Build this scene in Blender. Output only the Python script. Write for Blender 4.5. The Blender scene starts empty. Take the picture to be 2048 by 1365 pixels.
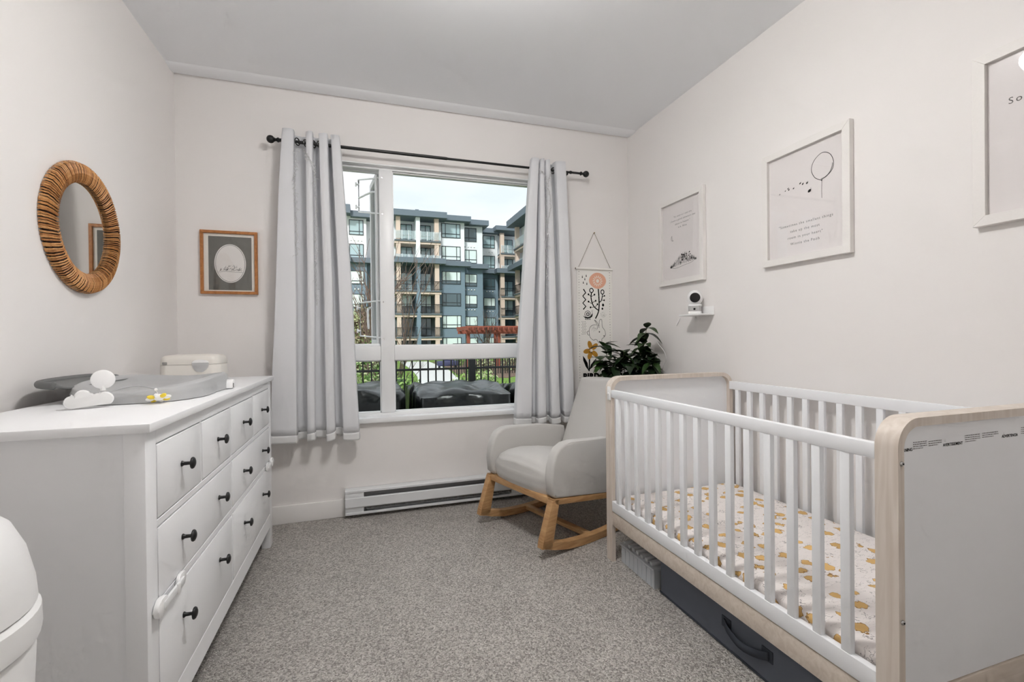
import bpy, bmesh, math, random
from mathutils import Vector, Matrix, Euler
R = math.radians
scene = bpy.context.scene
col = scene.collection

# ------------------------------------------------------------------ camera
cam_d = bpy.data.cameras.new('camera')
cam_d.sensor_width = 36.0
cam_d.lens = 16.084
cam_d.clip_start = 0.02
cam_d.clip_end = 400
cam = bpy.data.objects.new('camera', cam_d)
col.objects.link(cam)
cam.matrix_world = (Matrix.Translation((0, 0, 1.1572)) @ Matrix.Rotation(-0.3116, 4, 'Z')
                    @ Matrix.Rotation(math.pi/2 - 0.0048, 4, 'X') @ Matrix.Rotation(-0.0108, 4, 'Z'))
scene.camera = cam

# ------------------------------------------------------------------ sky, sun, exposure
world = bpy.data.worlds.new('sky'); scene.world = world; world.use_nodes = True
wn = world.node_tree; wn.nodes.clear()
def WN(t, **k):
    n = wn.nodes.new(t)
    for a, b in k.items(): setattr(n, a, b)
    return n
w_out = WN('ShaderNodeOutputWorld'); w_bg = WN('ShaderNodeBackground'); w_tc = WN('ShaderNodeTexCoord')
w_map = WN('ShaderNodeMapping'); w_noise = WN('ShaderNodeTexNoise'); w_ramp = WN('ShaderNodeValToRGB')
w_map.inputs['Scale'].default_value = (1.5, 1.5, 4.0)
w_noise.inputs['Scale'].default_value = 2.2; w_noise.inputs['Detail'].default_value = 5
w_ramp.color_ramp.elements[0].position = 0.38; w_ramp.color_ramp.elements[0].color = (0.83, 0.88, 0.95, 1)
w_ramp.color_ramp.elements[1].position = 0.62; w_ramp.color_ramp.elements[1].color = (1.0, 1.0, 1.0, 1)
wn.links.new(w_tc.outputs['Generated'], w_map.inputs['Vector'])
wn.links.new(w_map.outputs['Vector'], w_noise.inputs['Vector'])
wn.links.new(w_noise.outputs['Fac'], w_ramp.inputs['Fac'])
wn.links.new(w_ramp.outputs['Color'], w_bg.inputs['Color'])
w_bg.inputs['Strength'].default_value = 1.15
wn.links.new(w_bg.outputs['Background'], w_out.inputs['Surface'])

sun_d = bpy.data.lights.new('sun', 'SUN'); sun_d.energy = 3.0; sun_d.angle = R(8); sun_d.color = (1, 0.97, 0.92)
sun = bpy.data.objects.new('sun', sun_d); col.objects.link(sun)
sun.rotation_euler = Vector((0.35, 0.75, -0.62)).to_track_quat('-Z', 'Y').to_euler()

LAMP_STRENGTH = 71.0      # radiance of the ceiling lamp's dome
vs = scene.view_settings
vs.view_transform = 'Standard'; vs.look = 'None'; vs.gamma = 1.0; vs.use_curve_mapping = False
vs.exposure = 0.0
scene.cycles.diffuse_bounces = 6; scene.cycles.max_bounces = 8; scene.cycles.transparent_max_bounces = 10
scene.cycles.caustics_reflective = False; scene.cycles.caustics_refractive = False
scene.cycles.use_light_tree = False; scene.cycles.adaptive_threshold = 0.12; scene.cycles.adaptive_min_samples = 12

# ------------------------------------------------------------------ helpers: materials
def srgb(r, g, b):
    f = lambda c: (c/255/12.92) if c/255 <= 0.04045 else ((c/255+0.055)/1.055)**2.4
    return (f(r), f(g), f(b), 1)
MATS = {}
def mat(name, rgb, rough=0.5, metal=0.0, spec=0.5, noise=0.0, nscale=20, bump=0.0, bscale=80, sheen=0, trans=0.0, emit=None, coat=0, alpha=None, translucent=0, bdist=0.002):
    if name in MATS: return MATS[name]
    m = bpy.data.materials.new(name); m.use_nodes = True
    nt = m.node_tree; p = nt.nodes['Principled BSDF']
    c = srgb(*rgb)
    p.inputs['Base Color'].default_value = c
    p.inputs['Roughness'].default_value = rough; p.inputs['Metallic'].default_value = metal
    p.inputs['Specular IOR Level'].default_value = spec
    if sheen: p.inputs['Sheen Weight'].default_value = sheen
    if trans: p.inputs['Transmission Weight'].default_value = trans
    if coat: p.inputs['Coat Weight'].default_value = coat
    if alpha is not None: p.inputs['Alpha'].default_value = alpha
    if emit:
        p.inputs['Emission Color'].default_value = c; p.inputs['Emission Strength'].default_value = emit
    tc = nt.nodes.new('ShaderNodeTexCoord')
    if noise:
        n = nt.nodes.new('ShaderNodeTexNoise'); n.inputs['Scale'].default_value = nscale; n.inputs['Detail'].default_value = 4
        mx = nt.nodes.new('ShaderNodeMix'); mx.data_type = 'RGBA'
        mx.inputs['A'].default_value = tuple(v*(1-noise) for v in c[:3])+(1,)
        mx.inputs['B'].default_value = tuple(min(1, v*(1+noise)) for v in c[:3])+(1,)
        nt.links.new(tc.outputs['Object'], n.inputs['Vector'])
        nt.links.new(n.outputs['Fac'], mx.inputs['Factor']); nt.links.new(mx.outputs['Result'], p.inputs['Base Color'])
    if bump:
        n2 = nt.nodes.new('ShaderNodeTexNoise'); n2.inputs['Scale'].default_value = bscale; n2.inputs['Detail'].default_value = 3
        b = nt.nodes.new('ShaderNodeBump'); b.inputs['Strength'].default_value = bump; b.inputs['Distance'].default_value = bdist
        nt.links.new(tc.outputs['Object'], n2.inputs['Vector'])
        nt.links.new(n2.outputs['Fac'], b.inputs['Height']); nt.links.new(b.outputs['Normal'], p.inputs['Normal'])
    if translucent:
        t = nt.nodes.new('ShaderNodeBsdfTranslucent'); t.inputs['Color'].default_value = c
        ms = nt.nodes.new('ShaderNodeMixShader'); ms.inputs[0].default_value = translucent
        o = nt.nodes['Material Output']
        nt.links.new(p.outputs[0], ms.inputs[1]); nt.links.new(t.outputs[0], ms.inputs[2]); nt.links.new(ms.outputs[0], o.inputs['Surface'])
    MATS[name] = m; return m

def wood(name, rgb1, rgb2, scale=(30, 30, 2), rough=0.45, dist=3.0, wscale=1.0):
    if name in MATS: return MATS[name]
    m = bpy.data.materials.new(name); m.use_nodes = True; nt = m.node_tree; p = nt.nodes['Principled BSDF']
    tc = nt.nodes.new('ShaderNodeTexCoord'); mp = nt.nodes.new('ShaderNodeMapping'); mp.inputs['Scale'].default_value = scale
    n = nt.nodes.new('ShaderNodeTexNoise'); n.inputs['Scale'].default_value = wscale; n.inputs['Detail'].default_value = 6
    n.inputs['Distortion'].default_value = dist
    r = nt.nodes.new('ShaderNodeValToRGB')
    r.color_ramp.elements[0].position = 0.35; r.color_ramp.elements[0].color = srgb(*rgb1)
    r.color_ramp.elements[1].position = 0.65; r.color_ramp.elements[1].color = srgb(*rgb2)
    nt.links.new(tc.outputs['Object'], mp.inputs['Vector']); nt.links.new(mp.outputs['Vector'], n.inputs['Vector'])
    nt.links.new(n.outputs['Fac'], r.inputs['Fac']); nt.links.new(r.outputs['Color'], p.inputs['Base Color'])
    p.inputs['Roughness'].default_value = rough
    MATS[name] = m; return m

def glass(name, rgb=(255, 255, 255), refl=0.03, rough=0.0):
    """thin pane: mostly clear, with a fresnel-like mirror share"""
    if name in MATS: return MATS[name]
    m = bpy.data.materials.new(name); m.use_nodes = True; nt = m.node_tree; nt.nodes.clear()
    o = nt.nodes.new('ShaderNodeOutputMaterial'); t = nt.nodes.new('ShaderNodeBsdfTransparent'); g = nt.nodes.new('ShaderNodeBsdfGlossy')
    lw = nt.nodes.new('ShaderNodeLayerWeight'); lw.inputs['Blend'].default_value = 0.5
    pw = nt.nodes.new('ShaderNodeMath'); pw.operation = 'POWER'; pw.inputs[1].default_value = 5.0
    mad = nt.nodes.new('ShaderNodeMath'); mad.operation = 'MULTIPLY_ADD'; mad.inputs[1].default_value = 0.9; mad.inputs[2].default_value = refl
    ms = nt.nodes.new('ShaderNodeMixShader')
    t.inputs['Color'].default_value = srgb(*rgb); g.inputs['Roughness'].default_value = rough
    nt.links.new(lw.outputs['Facing'], pw.inputs[0]); nt.links.new(pw.outputs[0], mad.inputs[0]); nt.links.new(mad.outputs[0], ms.inputs[0])
    nt.links.new(t.outputs[0], ms.inputs[1]); nt.links.new(g.outputs[0], ms.inputs[2]); nt.links.new(ms.outputs[0], o.inputs['Surface'])
    MATS[name] = m; return m

# ------------------------------------------------------------------ helpers: geometry
FRAME = {}      # object -> matrix of the frame its children are modelled in
WORLD = {}      # object -> world matrix
class G:
    def __init__(s): s.bm = bmesh.new()
    def box(s, a, b, bev=0.0, seg=2, rot=None, piv=None):
        a, b = [min(p, q) for p, q in zip(a, b)], [max(p, q) for p, q in zip(a, b)]
        c = [(p+q)/2 for p, q in zip(a, b)]; d = [max(q-p, 1e-5) for p, q in zip(a, b)]
        M = Matrix.Translation(c) @ Matrix.Diagonal((*d, 1))
        if rot is not None:
            pv = Vector(piv if piv else c)
            M = Matrix.Translation(pv) @ rot.to_4x4() @ Matrix.Translation(-pv) @ M
        r = bmesh.ops.create_cube(s.bm, size=1, matrix=M)
        if bev > 0:
            es = list({e for v in r['verts'] for e in v.link_edges})
            bmesh.ops.bevel(s.bm, geom=es, offset=min(bev, min(d)*0.49), segments=seg, profile=0.5, affect='EDGES')
        return s
    def cyl(s, p0, p1, r0, r1=None, n=16, cap=True):
        return s.tube([p0, p1], [r0, r0 if r1 is None else r1], n, cap)
    def tube(s, pts, r, n=8, cap=True, closed=False, flat=None):
        pts = [Vector(p) for p in pts]; N = len(pts)
        rs = r if isinstance(r, (list, tuple)) else [r]*N
        rings = []; up = None
        for i, p in enumerate(pts):
            if closed: t = pts[(i+1) % N]-pts[i-1]
            else: t = (pts[min(i+1, N-1)]-pts[max(i-1, 0)])
            t.normalize()
            if up is None:
                up = Vector((0, 0, 1)) if abs(t.z) < 0.9 else Vector((1, 0, 0))
            u = t.cross(up)
            if u.length < 1e-5: u = t.orthogonal()
            u.normalize(); v = u.cross(t).normalized(); up = v
            rr = rs[i]
            rings.append([s.bm.verts.new(p+(u*math.cos(2*math.pi*k/n)*rr*(flat or 1)+v*math.sin(2*math.pi*k/n)*rr)) for k in range(n)])
        for i in range(N if closed else N-1):
            A, B = rings[i], rings[(i+1) % N]
            for k in range(n):
                s.bm.faces.new((A[k], A[(k+1) % n], B[(k+1) % n], B[k]))
        if cap and not closed:
            s.bm.faces.new(rings[0][::-1]); s.bm.faces.new(rings[-1])
        return s
    def lathe(s, prof, org=(0, 0, 0), axis=(0, 0, 1), n=24, sx=1.0, sy=1.0, power=None):
        q = Vector((0, 0, 1)).rotation_difference(Vector(axis)).to_matrix(); o = Vector(org)
        rings = []
        for r, z in prof:
            ring = []
            for k in range(n):
                a = 2*math.pi*k/n; c, d = math.cos(a), math.sin(a)
                if power:
                    c = math.copysign(abs(c)**power, c); d = math.copysign(abs(d)**power, d)
                ring.append(s.bm.verts.new(o+q@Vector((max(r, 1e-5)*c*sx, max(r, 1e-5)*d*sy, z))))
            rings.append(ring)
        for A, B in zip(rings, rings[1:]):
            for k in range(n): s.bm.faces.new((A[k], A[(k+1) % n], B[(k+1) % n], B[k]))
        s.bm.faces.new(rings[0][::-1]); s.bm.faces.new(rings[-1])
        return s
    def prism(s, poly, fn, d0, d1, bev=0.0, seg=2):
        """polygon (a,b) extruded from d0 to d1, fn(a,b,d) gives the point"""
        A = [s.bm.verts.new(fn(a, b, d0)) for a, b in poly]; B = [s.bm.verts.new(fn(a, b, d1)) for a, b in poly]
        n = len(poly); fs = [s.bm.faces.new(A), s.bm.faces.new(B[::-1])]
        for k in range(n): fs.append(s.bm.faces.new((A[k], B[k], B[(k+1) % n], A[(k+1) % n])))
        if bev > 0:
            es = [e for f in fs[:2] for e in f.edges]
            bmesh.ops.bevel(s.bm, geom=es, offset=bev, segments=seg, profile=0.5, affect='EDGES')
        return s
    def face(s, pts): s.bm.faces.new([s.bm.verts.new(p) for p in pts]); return s
    def ball(s, c, r, seg=16, sc=(1, 1, 1), rot=None):
        M = Matrix.Translation(c) @ (rot.to_4x4() if rot else Matrix()) @ Matrix.Diagonal((r*sc[0], r*sc[1], r*sc[2], 1))
        bmesh.ops.create_uvsphere(s.bm, u_segments=seg, v_segments=max(6, seg//2), radius=1, matrix=M); return s
    def surf(s, f, nu, nv, cu=False, cv=False):
        V = [[s.bm.verts.new(f(i/(nu if cu else nu-1), j/(nv if cv else nv-1))) for j in range(nv)] for i in range(nu)]
        for i in range(nu if cu else nu-1):
            for j in range(nv if cv else nv-1):
                s.bm.faces.new((V[i][j], V[(i+1) % nu][j], V[(i+1) % nu][(j+1) % nv], V[i][(j+1) % nv]))
        return s
    def out(s, name, m, parent=None, smooth=True, angle=35, recalc=True, origin=True):
        if recalc: bmesh.ops.recalc_face_normals(s.bm, faces=s.bm.faces)
        me = bpy.data.meshes.new(name); s.bm.to_mesh(me); s.bm.free()
        return link(name, me, m, parent, smooth, angle, origin)
def link(name, me, m, parent=None, smooth=True, angle=35, origin=True):
    if m is not None and len(me.materials) == 0: me.materials.append(m)
    if smooth and len(me.polygons):
        me.polygons.foreach_set('use_smooth', [True]*len(me.polygons))
        me.set_sharp_from_angle(angle=R(angle))
    c = Vector((0, 0, 0))
    if origin and len(me.vertices):
        xs = [v.co for v in me.vertices]
        lo = Vector([min(v[k] for v in xs) for k in range(3)]); hi = Vector([max(v[k] for v in xs) for k in range(3)])
        c = (lo+hi)/2
        if parent is None: c.z = lo.z
        me.transform(Matrix.Translation(-c))
    return attach(bpy.data.objects.new(name, me), c, parent)
def attach(o, c, parent=None, rot=None):
    col.objects.link(o)
    fr = FRAME.get(parent, Matrix()) if parent else Matrix()
    o.location = c
    B = Matrix.Translation(c)
    if rot is not None:
        o.rotation_euler = rot; B = B @ rot.to_matrix().to_4x4()
    if parent:
        o.parent = parent; o.matrix_parent_inverse = WORLD[parent].inverted() @ fr
    FRAME[o] = fr; WORLD[o] = fr @ B
    return o
def thing(name, label, cat, loc=(0, 0, 0), group=None, rotz=0.0, local=False, kind=None):
    o = bpy.data.objects.new(name, None); o.empty_display_size = 0.1; col.objects.link(o)
    o.location = loc; o.rotation_euler = (0, 0, rotz)
    M = Matrix.Translation(loc) @ Matrix.Rotation(rotz, 4, 'Z')
    WORLD[o] = M; FRAME[o] = M if local else Matrix()
    return tag(o, label, cat, group, kind)
def tag(o, label=None, cat=None, group=None, kind=None):
    if label: o['label'] = label
    if cat: o['category'] = cat
    if group: o['group'] = group
    if kind: o['kind'] = kind
    return o
def struct(o): o['kind'] = 'structure'; return o
def rounded(x0, x1, y0, y1, r, n=6):
    P = []
    for cx, cy, a0 in ((x1-r, y1-r, 0), (x0+r, y1-r, 90), (x0+r, y0+r, 180), (x1-r, y0+r, 270)):
        for k in range(n+1):
            a = R(a0+90*k/n); P.append((cx+r*math.cos(a), cy+r*math.sin(a)))
    return P
def catmull(P, n):
    P = [Vector(p) for p in P]; out = []
    Q = [P[0]*2-P[1]]+P+[P[-1]*2-P[-2]]
    for i in range(1, len(Q)-2):
        a, b, c, d = Q[i-1:i+3]
        for k in range(n):
            t = k/n
            out.append(0.5*((2*b)+(c-a)*t+(2*a-5*b+4*c-d)*t*t+(3*b-a-3*c+d)*t**3))
    out.append(P[-1]); return out
def text(s, size, M, m, name, parent, bold=0.0, space=1.0, align='LEFT', ext=0.0001):
    cu = bpy.data.curves.new(name, 'FONT'); cu.body = s; cu.size = size; cu.extrude = ext; cu.offset = bold
    cu.space_character = space; cu.align_x = align; cu.resolution_u = 3
    t = bpy.data.objects.new('tmp', cu); me = bpy.data.meshes.new_from_object(t)
    bpy.data.objects.remove(t); bpy.data.curves.remove(cu)
    me.transform(M)
    return link(name, me, m, parent, smooth=False)

XL, XR, YB, YR, ZC = -1.06, 2.02, 3.205, -0.40, 2.76
# ------------------------------------------------------------------ materials
M_wall = mat('wall_paint', (235, 232, 230), 0.75, spec=0.25, bump=0.06, bscale=260)
M_ceil = mat('ceiling_paint', (244, 246, 249), 0.9, spec=0.1, bump=0.08, bscale=300)
M_trim = mat('trim_paint', (236, 234, 232), 0.4)
M_white = mat('white_lacquer', (238, 239, 241), 0.38)
M_vinyl = mat('white_vinyl', (238, 239, 240), 0.35)
M_plast = mat('white_plastic', (240, 240, 240), 0.32)
M_black = mat('black_metal', (16, 16, 17), 0.42, spec=0.5)
M_ink = mat('black_ink', (14, 14, 14), 0.8, spec=0.1)
M_greyink = mat('grey_ink', (105, 102, 100), 0.8, spec=0.1)
M_chrome = mat('steel', (190, 190, 188), 0.25, metal=1.0)

def carpet_mat():
    m = bpy.data.materials.new('carpet'); m.use_nodes = True; nt = m.node_tree; p = nt.nodes['Principled BSDF']
    L = nt.links.new
    tc = nt.nodes.new('ShaderNodeTexCoord')
    v = nt.nodes.new('ShaderNodeTexVoronoi'); v.inputs['Scale'].default_value = 190
    v2 = nt.nodes.new('ShaderNodeTexNoise'); v2.inputs['Scale'].default_value = 420; v2.inputs['Detail'].default_value = 2
    n = nt.nodes.new('ShaderNodeTexNoise'); n.inputs['Scale'].default_value = 6; n.inputs['Detail'].default_value = 3
    sep = nt.nodes.new('ShaderNodeSeparateColor')
    r = nt.nodes.new('ShaderNodeValToRGB'); e = r.color_ramp
    e.elements[0].position = 0.0; e.elements[0].color = srgb(84, 79, 74)
    e.elements[1].position = 1.0; e.elements[1].color = srgb(250, 247, 242)
    x = e.elements.new(0.45); x.color = srgb(172, 167, 161)
    x = e.elements.new(0.8); x.color = srgb(210, 206, 200)
    for t in (v, v2, n): L(tc.outputs['Object'], t.inputs['Vector'])
    L(v.outputs['Color'], sep.inputs[0])
    ma = nt.nodes.new('ShaderNodeMath'); ma.operation = 'MULTIPLY_ADD'
    L(v2.outputs['Fac'], ma.inputs[0]); ma.inputs[1].default_value = 0.7
    mb = nt.nodes.new('ShaderNodeMath'); mb.operation = 'MULTIPLY_ADD'
    L(sep.outputs[0], mb.inputs[0]); mb.inputs[1].default_value = 0.62; mb.inputs[2].default_value = -0.16
    L(mb.outputs[0], ma.inputs[2])
    L(ma.outputs[0], r.inputs['Fac'])
    hs = nt.nodes.new('ShaderNodeMix'); hs.data_type = 'RGBA'; hs.blend_type = 'MULTIPLY'; hs.inputs['Factor'].default_value = 0.25
    L(r.outputs['Color'], hs.inputs['A']); L(n.outputs['Fac'], hs.inputs['B'])
    L(hs.outputs['Result'], p.inputs['Base Color'])
    b = nt.nodes.new('ShaderNodeBump'); b.inputs['Strength'].default_value = 0.9; b.inputs['Distance'].default_value = 0.004
    inv = nt.nodes.new('ShaderNodeMath'); inv.operation = 'SUBTRACT'; inv.inputs[0].default_value = 1.0
    L(v.outputs['Distance'], inv.inputs[1]); L(inv.outputs[0], b.inputs['Height'])
    L(b.outputs['Normal'], p.inputs['Normal'])
    p.inputs['Roughness'].default_value = 0.62; p.inputs['Specular IOR Level'].default_value = 0.5
    return m
M_carpet = carpet_mat()

# ------------------------------------------------------------------ the room
WX0, WX1, WZ0, WZ1 = -0.24, 1.27, 0.625, 2.345       # window opening
TH = 0.17
g = G(); g.box((XL-.12, YR-.12, -0.12), (XR+.12, YB+TH, 0)); struct(g.out('floor', M_carpet, smooth=False))
g = G(); g.box((XL-.12, YR-.12, ZC), (XR+.12, YB+TH, ZC+0.15)); struct(g.out('ceiling', M_ceil, smooth=False))
g = G(); g.box((XL-.12, YR-.12, 0), (XL, YB, ZC)); struct(g.out('wall_left', M_wall, smooth=False))
g = G(); g.box((XR, YR-.12, 0), (XR+.12, YB, ZC)); struct(g.out('wall_right', M_wall, smooth=False))
g = G(); g.box((XL-.12, YB, 0), (WX0, YB+TH, ZC)); g.box((WX1, YB, 0), (XR+.12, YB+TH, ZC))
g.box((WX0, YB, 0), (WX1, YB+TH, WZ0)); g.box((WX0, YB, WZ1), (WX1, YB+TH, ZC)); struct(g.out('wall_back', M_wall, smooth=False))
# wall behind the camera with a doorway's closed door
DX0, DX1, DZ = -0.75, 0.1, 2.05
g = G(); g.box((XL, YR-.12, 0), (DX0, YR, ZC)); g.box((DX1, YR-.12, 0), (XR, YR, ZC)); g.box((DX0, YR-.12, DZ), (DX1, YR, ZC))
struct(g.out('wall_rear', M_wall, smooth=False))
g = G(); g.box((DX0, YR-.08, 0.005), (DX1, YR-.04, DZ), 0.003); d = struct(g.out('door_1', M_trim))
for z0, z1 in ((0.2, 0.95), (1.1, 1.9)):
    g = G(); g.box((DX0+.12, YR-.042, z0), (DX1-.12, YR-.034, z1), 0.004); g.out('panel', M_trim, d)
g = G(); g.cyl((DX1-.07, YR-.04, 1.0), (DX1-.07, YR+.02, 1.0), 0.012); g.ball((DX1-.07, YR+.035, 1.0), 0.026); g.out('handle', M_chrome, d)
g = G()
for a, b in (((DX0-.06, YR, 0), (DX0, YR+.012, DZ+.06)), ((DX1, YR, 0), (DX1+.06, YR+.012, DZ+.06)), ((DX0, YR, DZ), (DX1, YR+.012, DZ+.06))): g.box(a, b, 0.003)
struct(g.out('trim_1', M_trim))
BH = 0.115
g = G(); g.box((XL, YB-.014, 0), (-0.135, YB, BH), 0.004); g.box((1.12, YB-.014, 0), (XR, YB, BH), 0.004); struct(g.out('baseboard_back', M_trim))
g = G(); g.box((XL, YR, 0), (XL+.014, YB-.014, BH), 0.004); struct(g.out('baseboard_left', M_trim))
g = G(); g.box((XR-.014, YR, 0), (XR, YB-.014, BH), 0.004); struct(g.out('baseboard_right', M_trim))
g = G(); g.box((XL+.014, YR, 0), (DX0-.06, YR+.014, BH), 0.004); g.box((DX1+.06, YR, 0), (XR-.014, YR+.014, BH), 0.004); struct(g.out('baseboard_rear', M_trim))
# soft plaster bulge where ceiling meets the window wall
g = G(); g.surf(lambda u, v: (XL+(XR-XL)*u, YB-.13+.13*v, ZC-0.012*math.sin(math.pi*min(1, v*1.0))**0.7 if 0 < v < 1 else ZC+0.001), 8, 12)
struct(g.out('trim_2', M_ceil))

# ------------------------------------------------------------------ window
FY0, FY1 = 3.245, 3.325                      # frame depth
GX = [(-0.19, 0.105), (0.195, 1.22)]; GZ = [(0.662, 1.018), (1.118, 2.32)]
win = thing('window_1', None, None, (0.5, FY0, WZ0)); struct(win)
g = G()
g.box((WX0, FY0, WZ0), (GX[0][0], FY1, WZ1), 0.004); g.box((GX[1][1], FY0, WZ0), (WX1, FY1, WZ1), 0.004)
g.box((WX0, FY0+.001, GZ[1][1]), (WX1, FY1, WZ1), 0.004); g.box((WX0, FY0+.001, WZ0), (WX1, FY1, GZ[0][0]), 0.004)
g.out('frame', M_vinyl, win)
g = G(); g.box((GX[0][1], FY0-.004, GZ[0][0]), (GX[1][0], FY1, GZ[1][1]), 0.005); g.out('mullion', M_vinyl, win)
g = G(); g.box((GX[0][0], FY0-.002, GZ[0][1]), (GX[0][1], FY1, GZ[1][0]), 0.005); g.box((GX[1][0], FY0-.002, GZ[0][1]), (GX[1][1], FY1, GZ[1][0]), 0.005); g.out('transom', M_vinyl, win)
# glazing beads: a slim step round each pane
for i, (x0, x1) in enumerate(GX):
    for j, (z0, z1) in enumerate(GZ):
        if (i, j) == (0, 1): continue
        g = G(); w = 0.006
        g.box((x0, FY0+.02, z0), (x0+w, FY1-.02, z1)); g.box((x1-w, FY0+.02, z0), (x1, FY1-.02, z1))
        g.box((x0, FY0+.02, z0), (x1, FY1-.02, z0+w)); g.box((x0, FY0+.02, z1-w), (x1, FY1-.02, z1)); g.out('glazing_bead', M_vinyl, win)
M_pane = glass('window_glass', (250, 253, 253), 0.0)
for i, (x0, x1) in enumerate(GX):
    for j, (z0, z1) in enumerate(GZ):
        if (i, j) == (0, 1): continue          # that light stands open
        g = G(); y = 3.292
        g.box((x0+.004, y, z0+.004), (x1-.004, y+.004, z1-.004)); g.out('pane', M_pane, win, smooth=False)
# opening sash, set back in the upper left light
x0, x1 = GX[0]; z0, z1 = GZ[1]
M_sash = mat('sash_vinyl_shaded', (222, 223, 224), 0.4)  # white vinyl toned down, the sash's backlit shade put into its colour
SH = Vector((0.100, 3.318, 0)); SD = Vector((-0.125, 0.992, 0)).normalized(); SN = Vector((-SD.y, SD.x, 0))   # hinge, leaf direction, inner face
sfn = lambda a, b, d: SH+SD*a+EZ_*b+SN*d
EZ_ = Vector((0, 0, 1)); sw, sl = 0.045, 0.285
g = G()
for a0, a1, b0, b1 in ((0, sw, z0, z1), (sl-sw, sl, z0, z1), (sw, sl-sw, z0, z0+sw), (sw, sl-sw, z1-sw, z1)):
    g.prism([(a0, b0), (a1, b0), (a1, b1), (a0, b1)], sfn, -0.02, 0.016, 0.003, 1)
sash = g.out('sash', M_sash, win)
g = G(); g.prism([(sw, z0+sw), (sl-sw, z0+sw), (sl-sw, z1-sw), (sw, z1-sw)], sfn, -0.004, 0.0); g.out('sash_pane', M_pane, sash, smooth=False)
g = G(); g.tube(catmull([sfn(0.24, 1.40, 0.014), sfn(0.24, 1.395, 0.035), sfn(0.235, 1.375, 0.046), sfn(0.235, 1.32, 0.046), sfn(0.235, 1.24, 0.042)], 5), [0.008]*16+[0.009]*4+[0.006], 8); g.out('sash_handle', M_vinyl, sash)
g = G(); g.box((x0, 3.29, z0), (x1, 3.325, z0+.016), 0.003); g.box((x0, 3.29, z1-.008), (x1, 3.325, z1), 0.002); g.out('sash_stop', M_vinyl, win)
# folding stay brackets swung out on the mullion
def stay(zt_r, zb_r, zt_l, zb_l, mid):
    g = G(); r = 0.0065
    pr, pl = (0.110, 3.275), (-0.03, 3.72)
    A, B, C, D = (pr[0], pr[1], zt_r), (pl[0], pl[1], zt_l), (pl[0], pl[1], zb_l), (pr[0], pr[1], zb_r)
    g.tube([A, B, C, D], r, 6); b = g.out('stay_bracket', M_vinyl, win)
    for dz in (0.045, -0.045):
        zc = (zt_l+zb_l)/2+(zt_l-zb_l)/2*(0.7 if dz > 0 else -0.7)
        g = G(); g.cyl((pl[0]+.004, pl[1], zc), (pl[0]-.02, pl[1], zc), 0.007, n=8); g.cyl((pl[0]-.02, pl[1], zc+.015), (pl[0]-.02, pl[1], zc-.015), 0.006, n=8); g.out('stay_catch', M_vinyl, b)
    if mid:
        g = G(); g.tube(catmull([(pl[0], pl[1], 2.255), (0.02, 3.57, 2.24), (0.062, 3.45, 2.225), (0.084, 3.37, 2.205)], 4), 0.007, 6); g.out('stay_arm', M_vinyl, b)
    for z in (zt_r, zb_r):
        g = G(); g.cyl((0.125, FY0-.007, z-.01), (0.125, FY0-.003, z-.01), 0.004, n=10); g.out('screw', M_chrome, b)
stay(2.274, 2.028, 2.396, 2.149, True)
stay(1.428, 1.174, 1.448, 1.193, False)
g = G(); g.box((WX0-.05, 3.172, 0.607), (WX1+.05, FY0+.004, 0.641), 0.004); g.out('window_sill', M_vinyl, win)
# plaster reveal is the wall itself; a thin vinyl jamb lines it
g = G(); t = 0.008
g.box((WX0, YB+.002, 0.641), (WX0+t, FY0, WZ1)); g.box((WX1-t, YB+.002, 0.641), (WX1, FY0, WZ1)); g.box((WX0+t, YB+.002, WZ1-t), (WX1-t, FY0, WZ1)); g.out('jamb', M_vinyl, win)

# ------------------------------------------------------------------ ceiling lamp (above the frame, seen mirrored in the picture glass)
lamp = thing('ceiling_lamp', 'round flush ceiling lamp with glowing white dome', 'lamp', (0.42, 1.40, ZC-.163))
LX, LY = 0.42, 1.40
g = G(); g.lathe([(0.11, ZC-.055), (0.12, ZC-.05), (0.12, ZC-.001), (0.10, ZC)], (LX, LY, 0), n=48); g.out('lamp_base', M_plast, lamp)
M_dome = mat('lamp_glow', (255, 252, 249), 0.4, emit=LAMP_STRENGTH)
g = G(); g.lathe([(0.12, ZC-.0505), (0.175, ZC-.058), (0.19, ZC-.070), (0.192, ZC-.085), (0.182, ZC-.110), (0.155, ZC-.135), (0.115, ZC-.150), (0.06, ZC-.160), (0.001, ZC-.163)], (LX, LY, 0), n=48); g.out('lamp_dome', M_dome, lamp)
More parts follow.
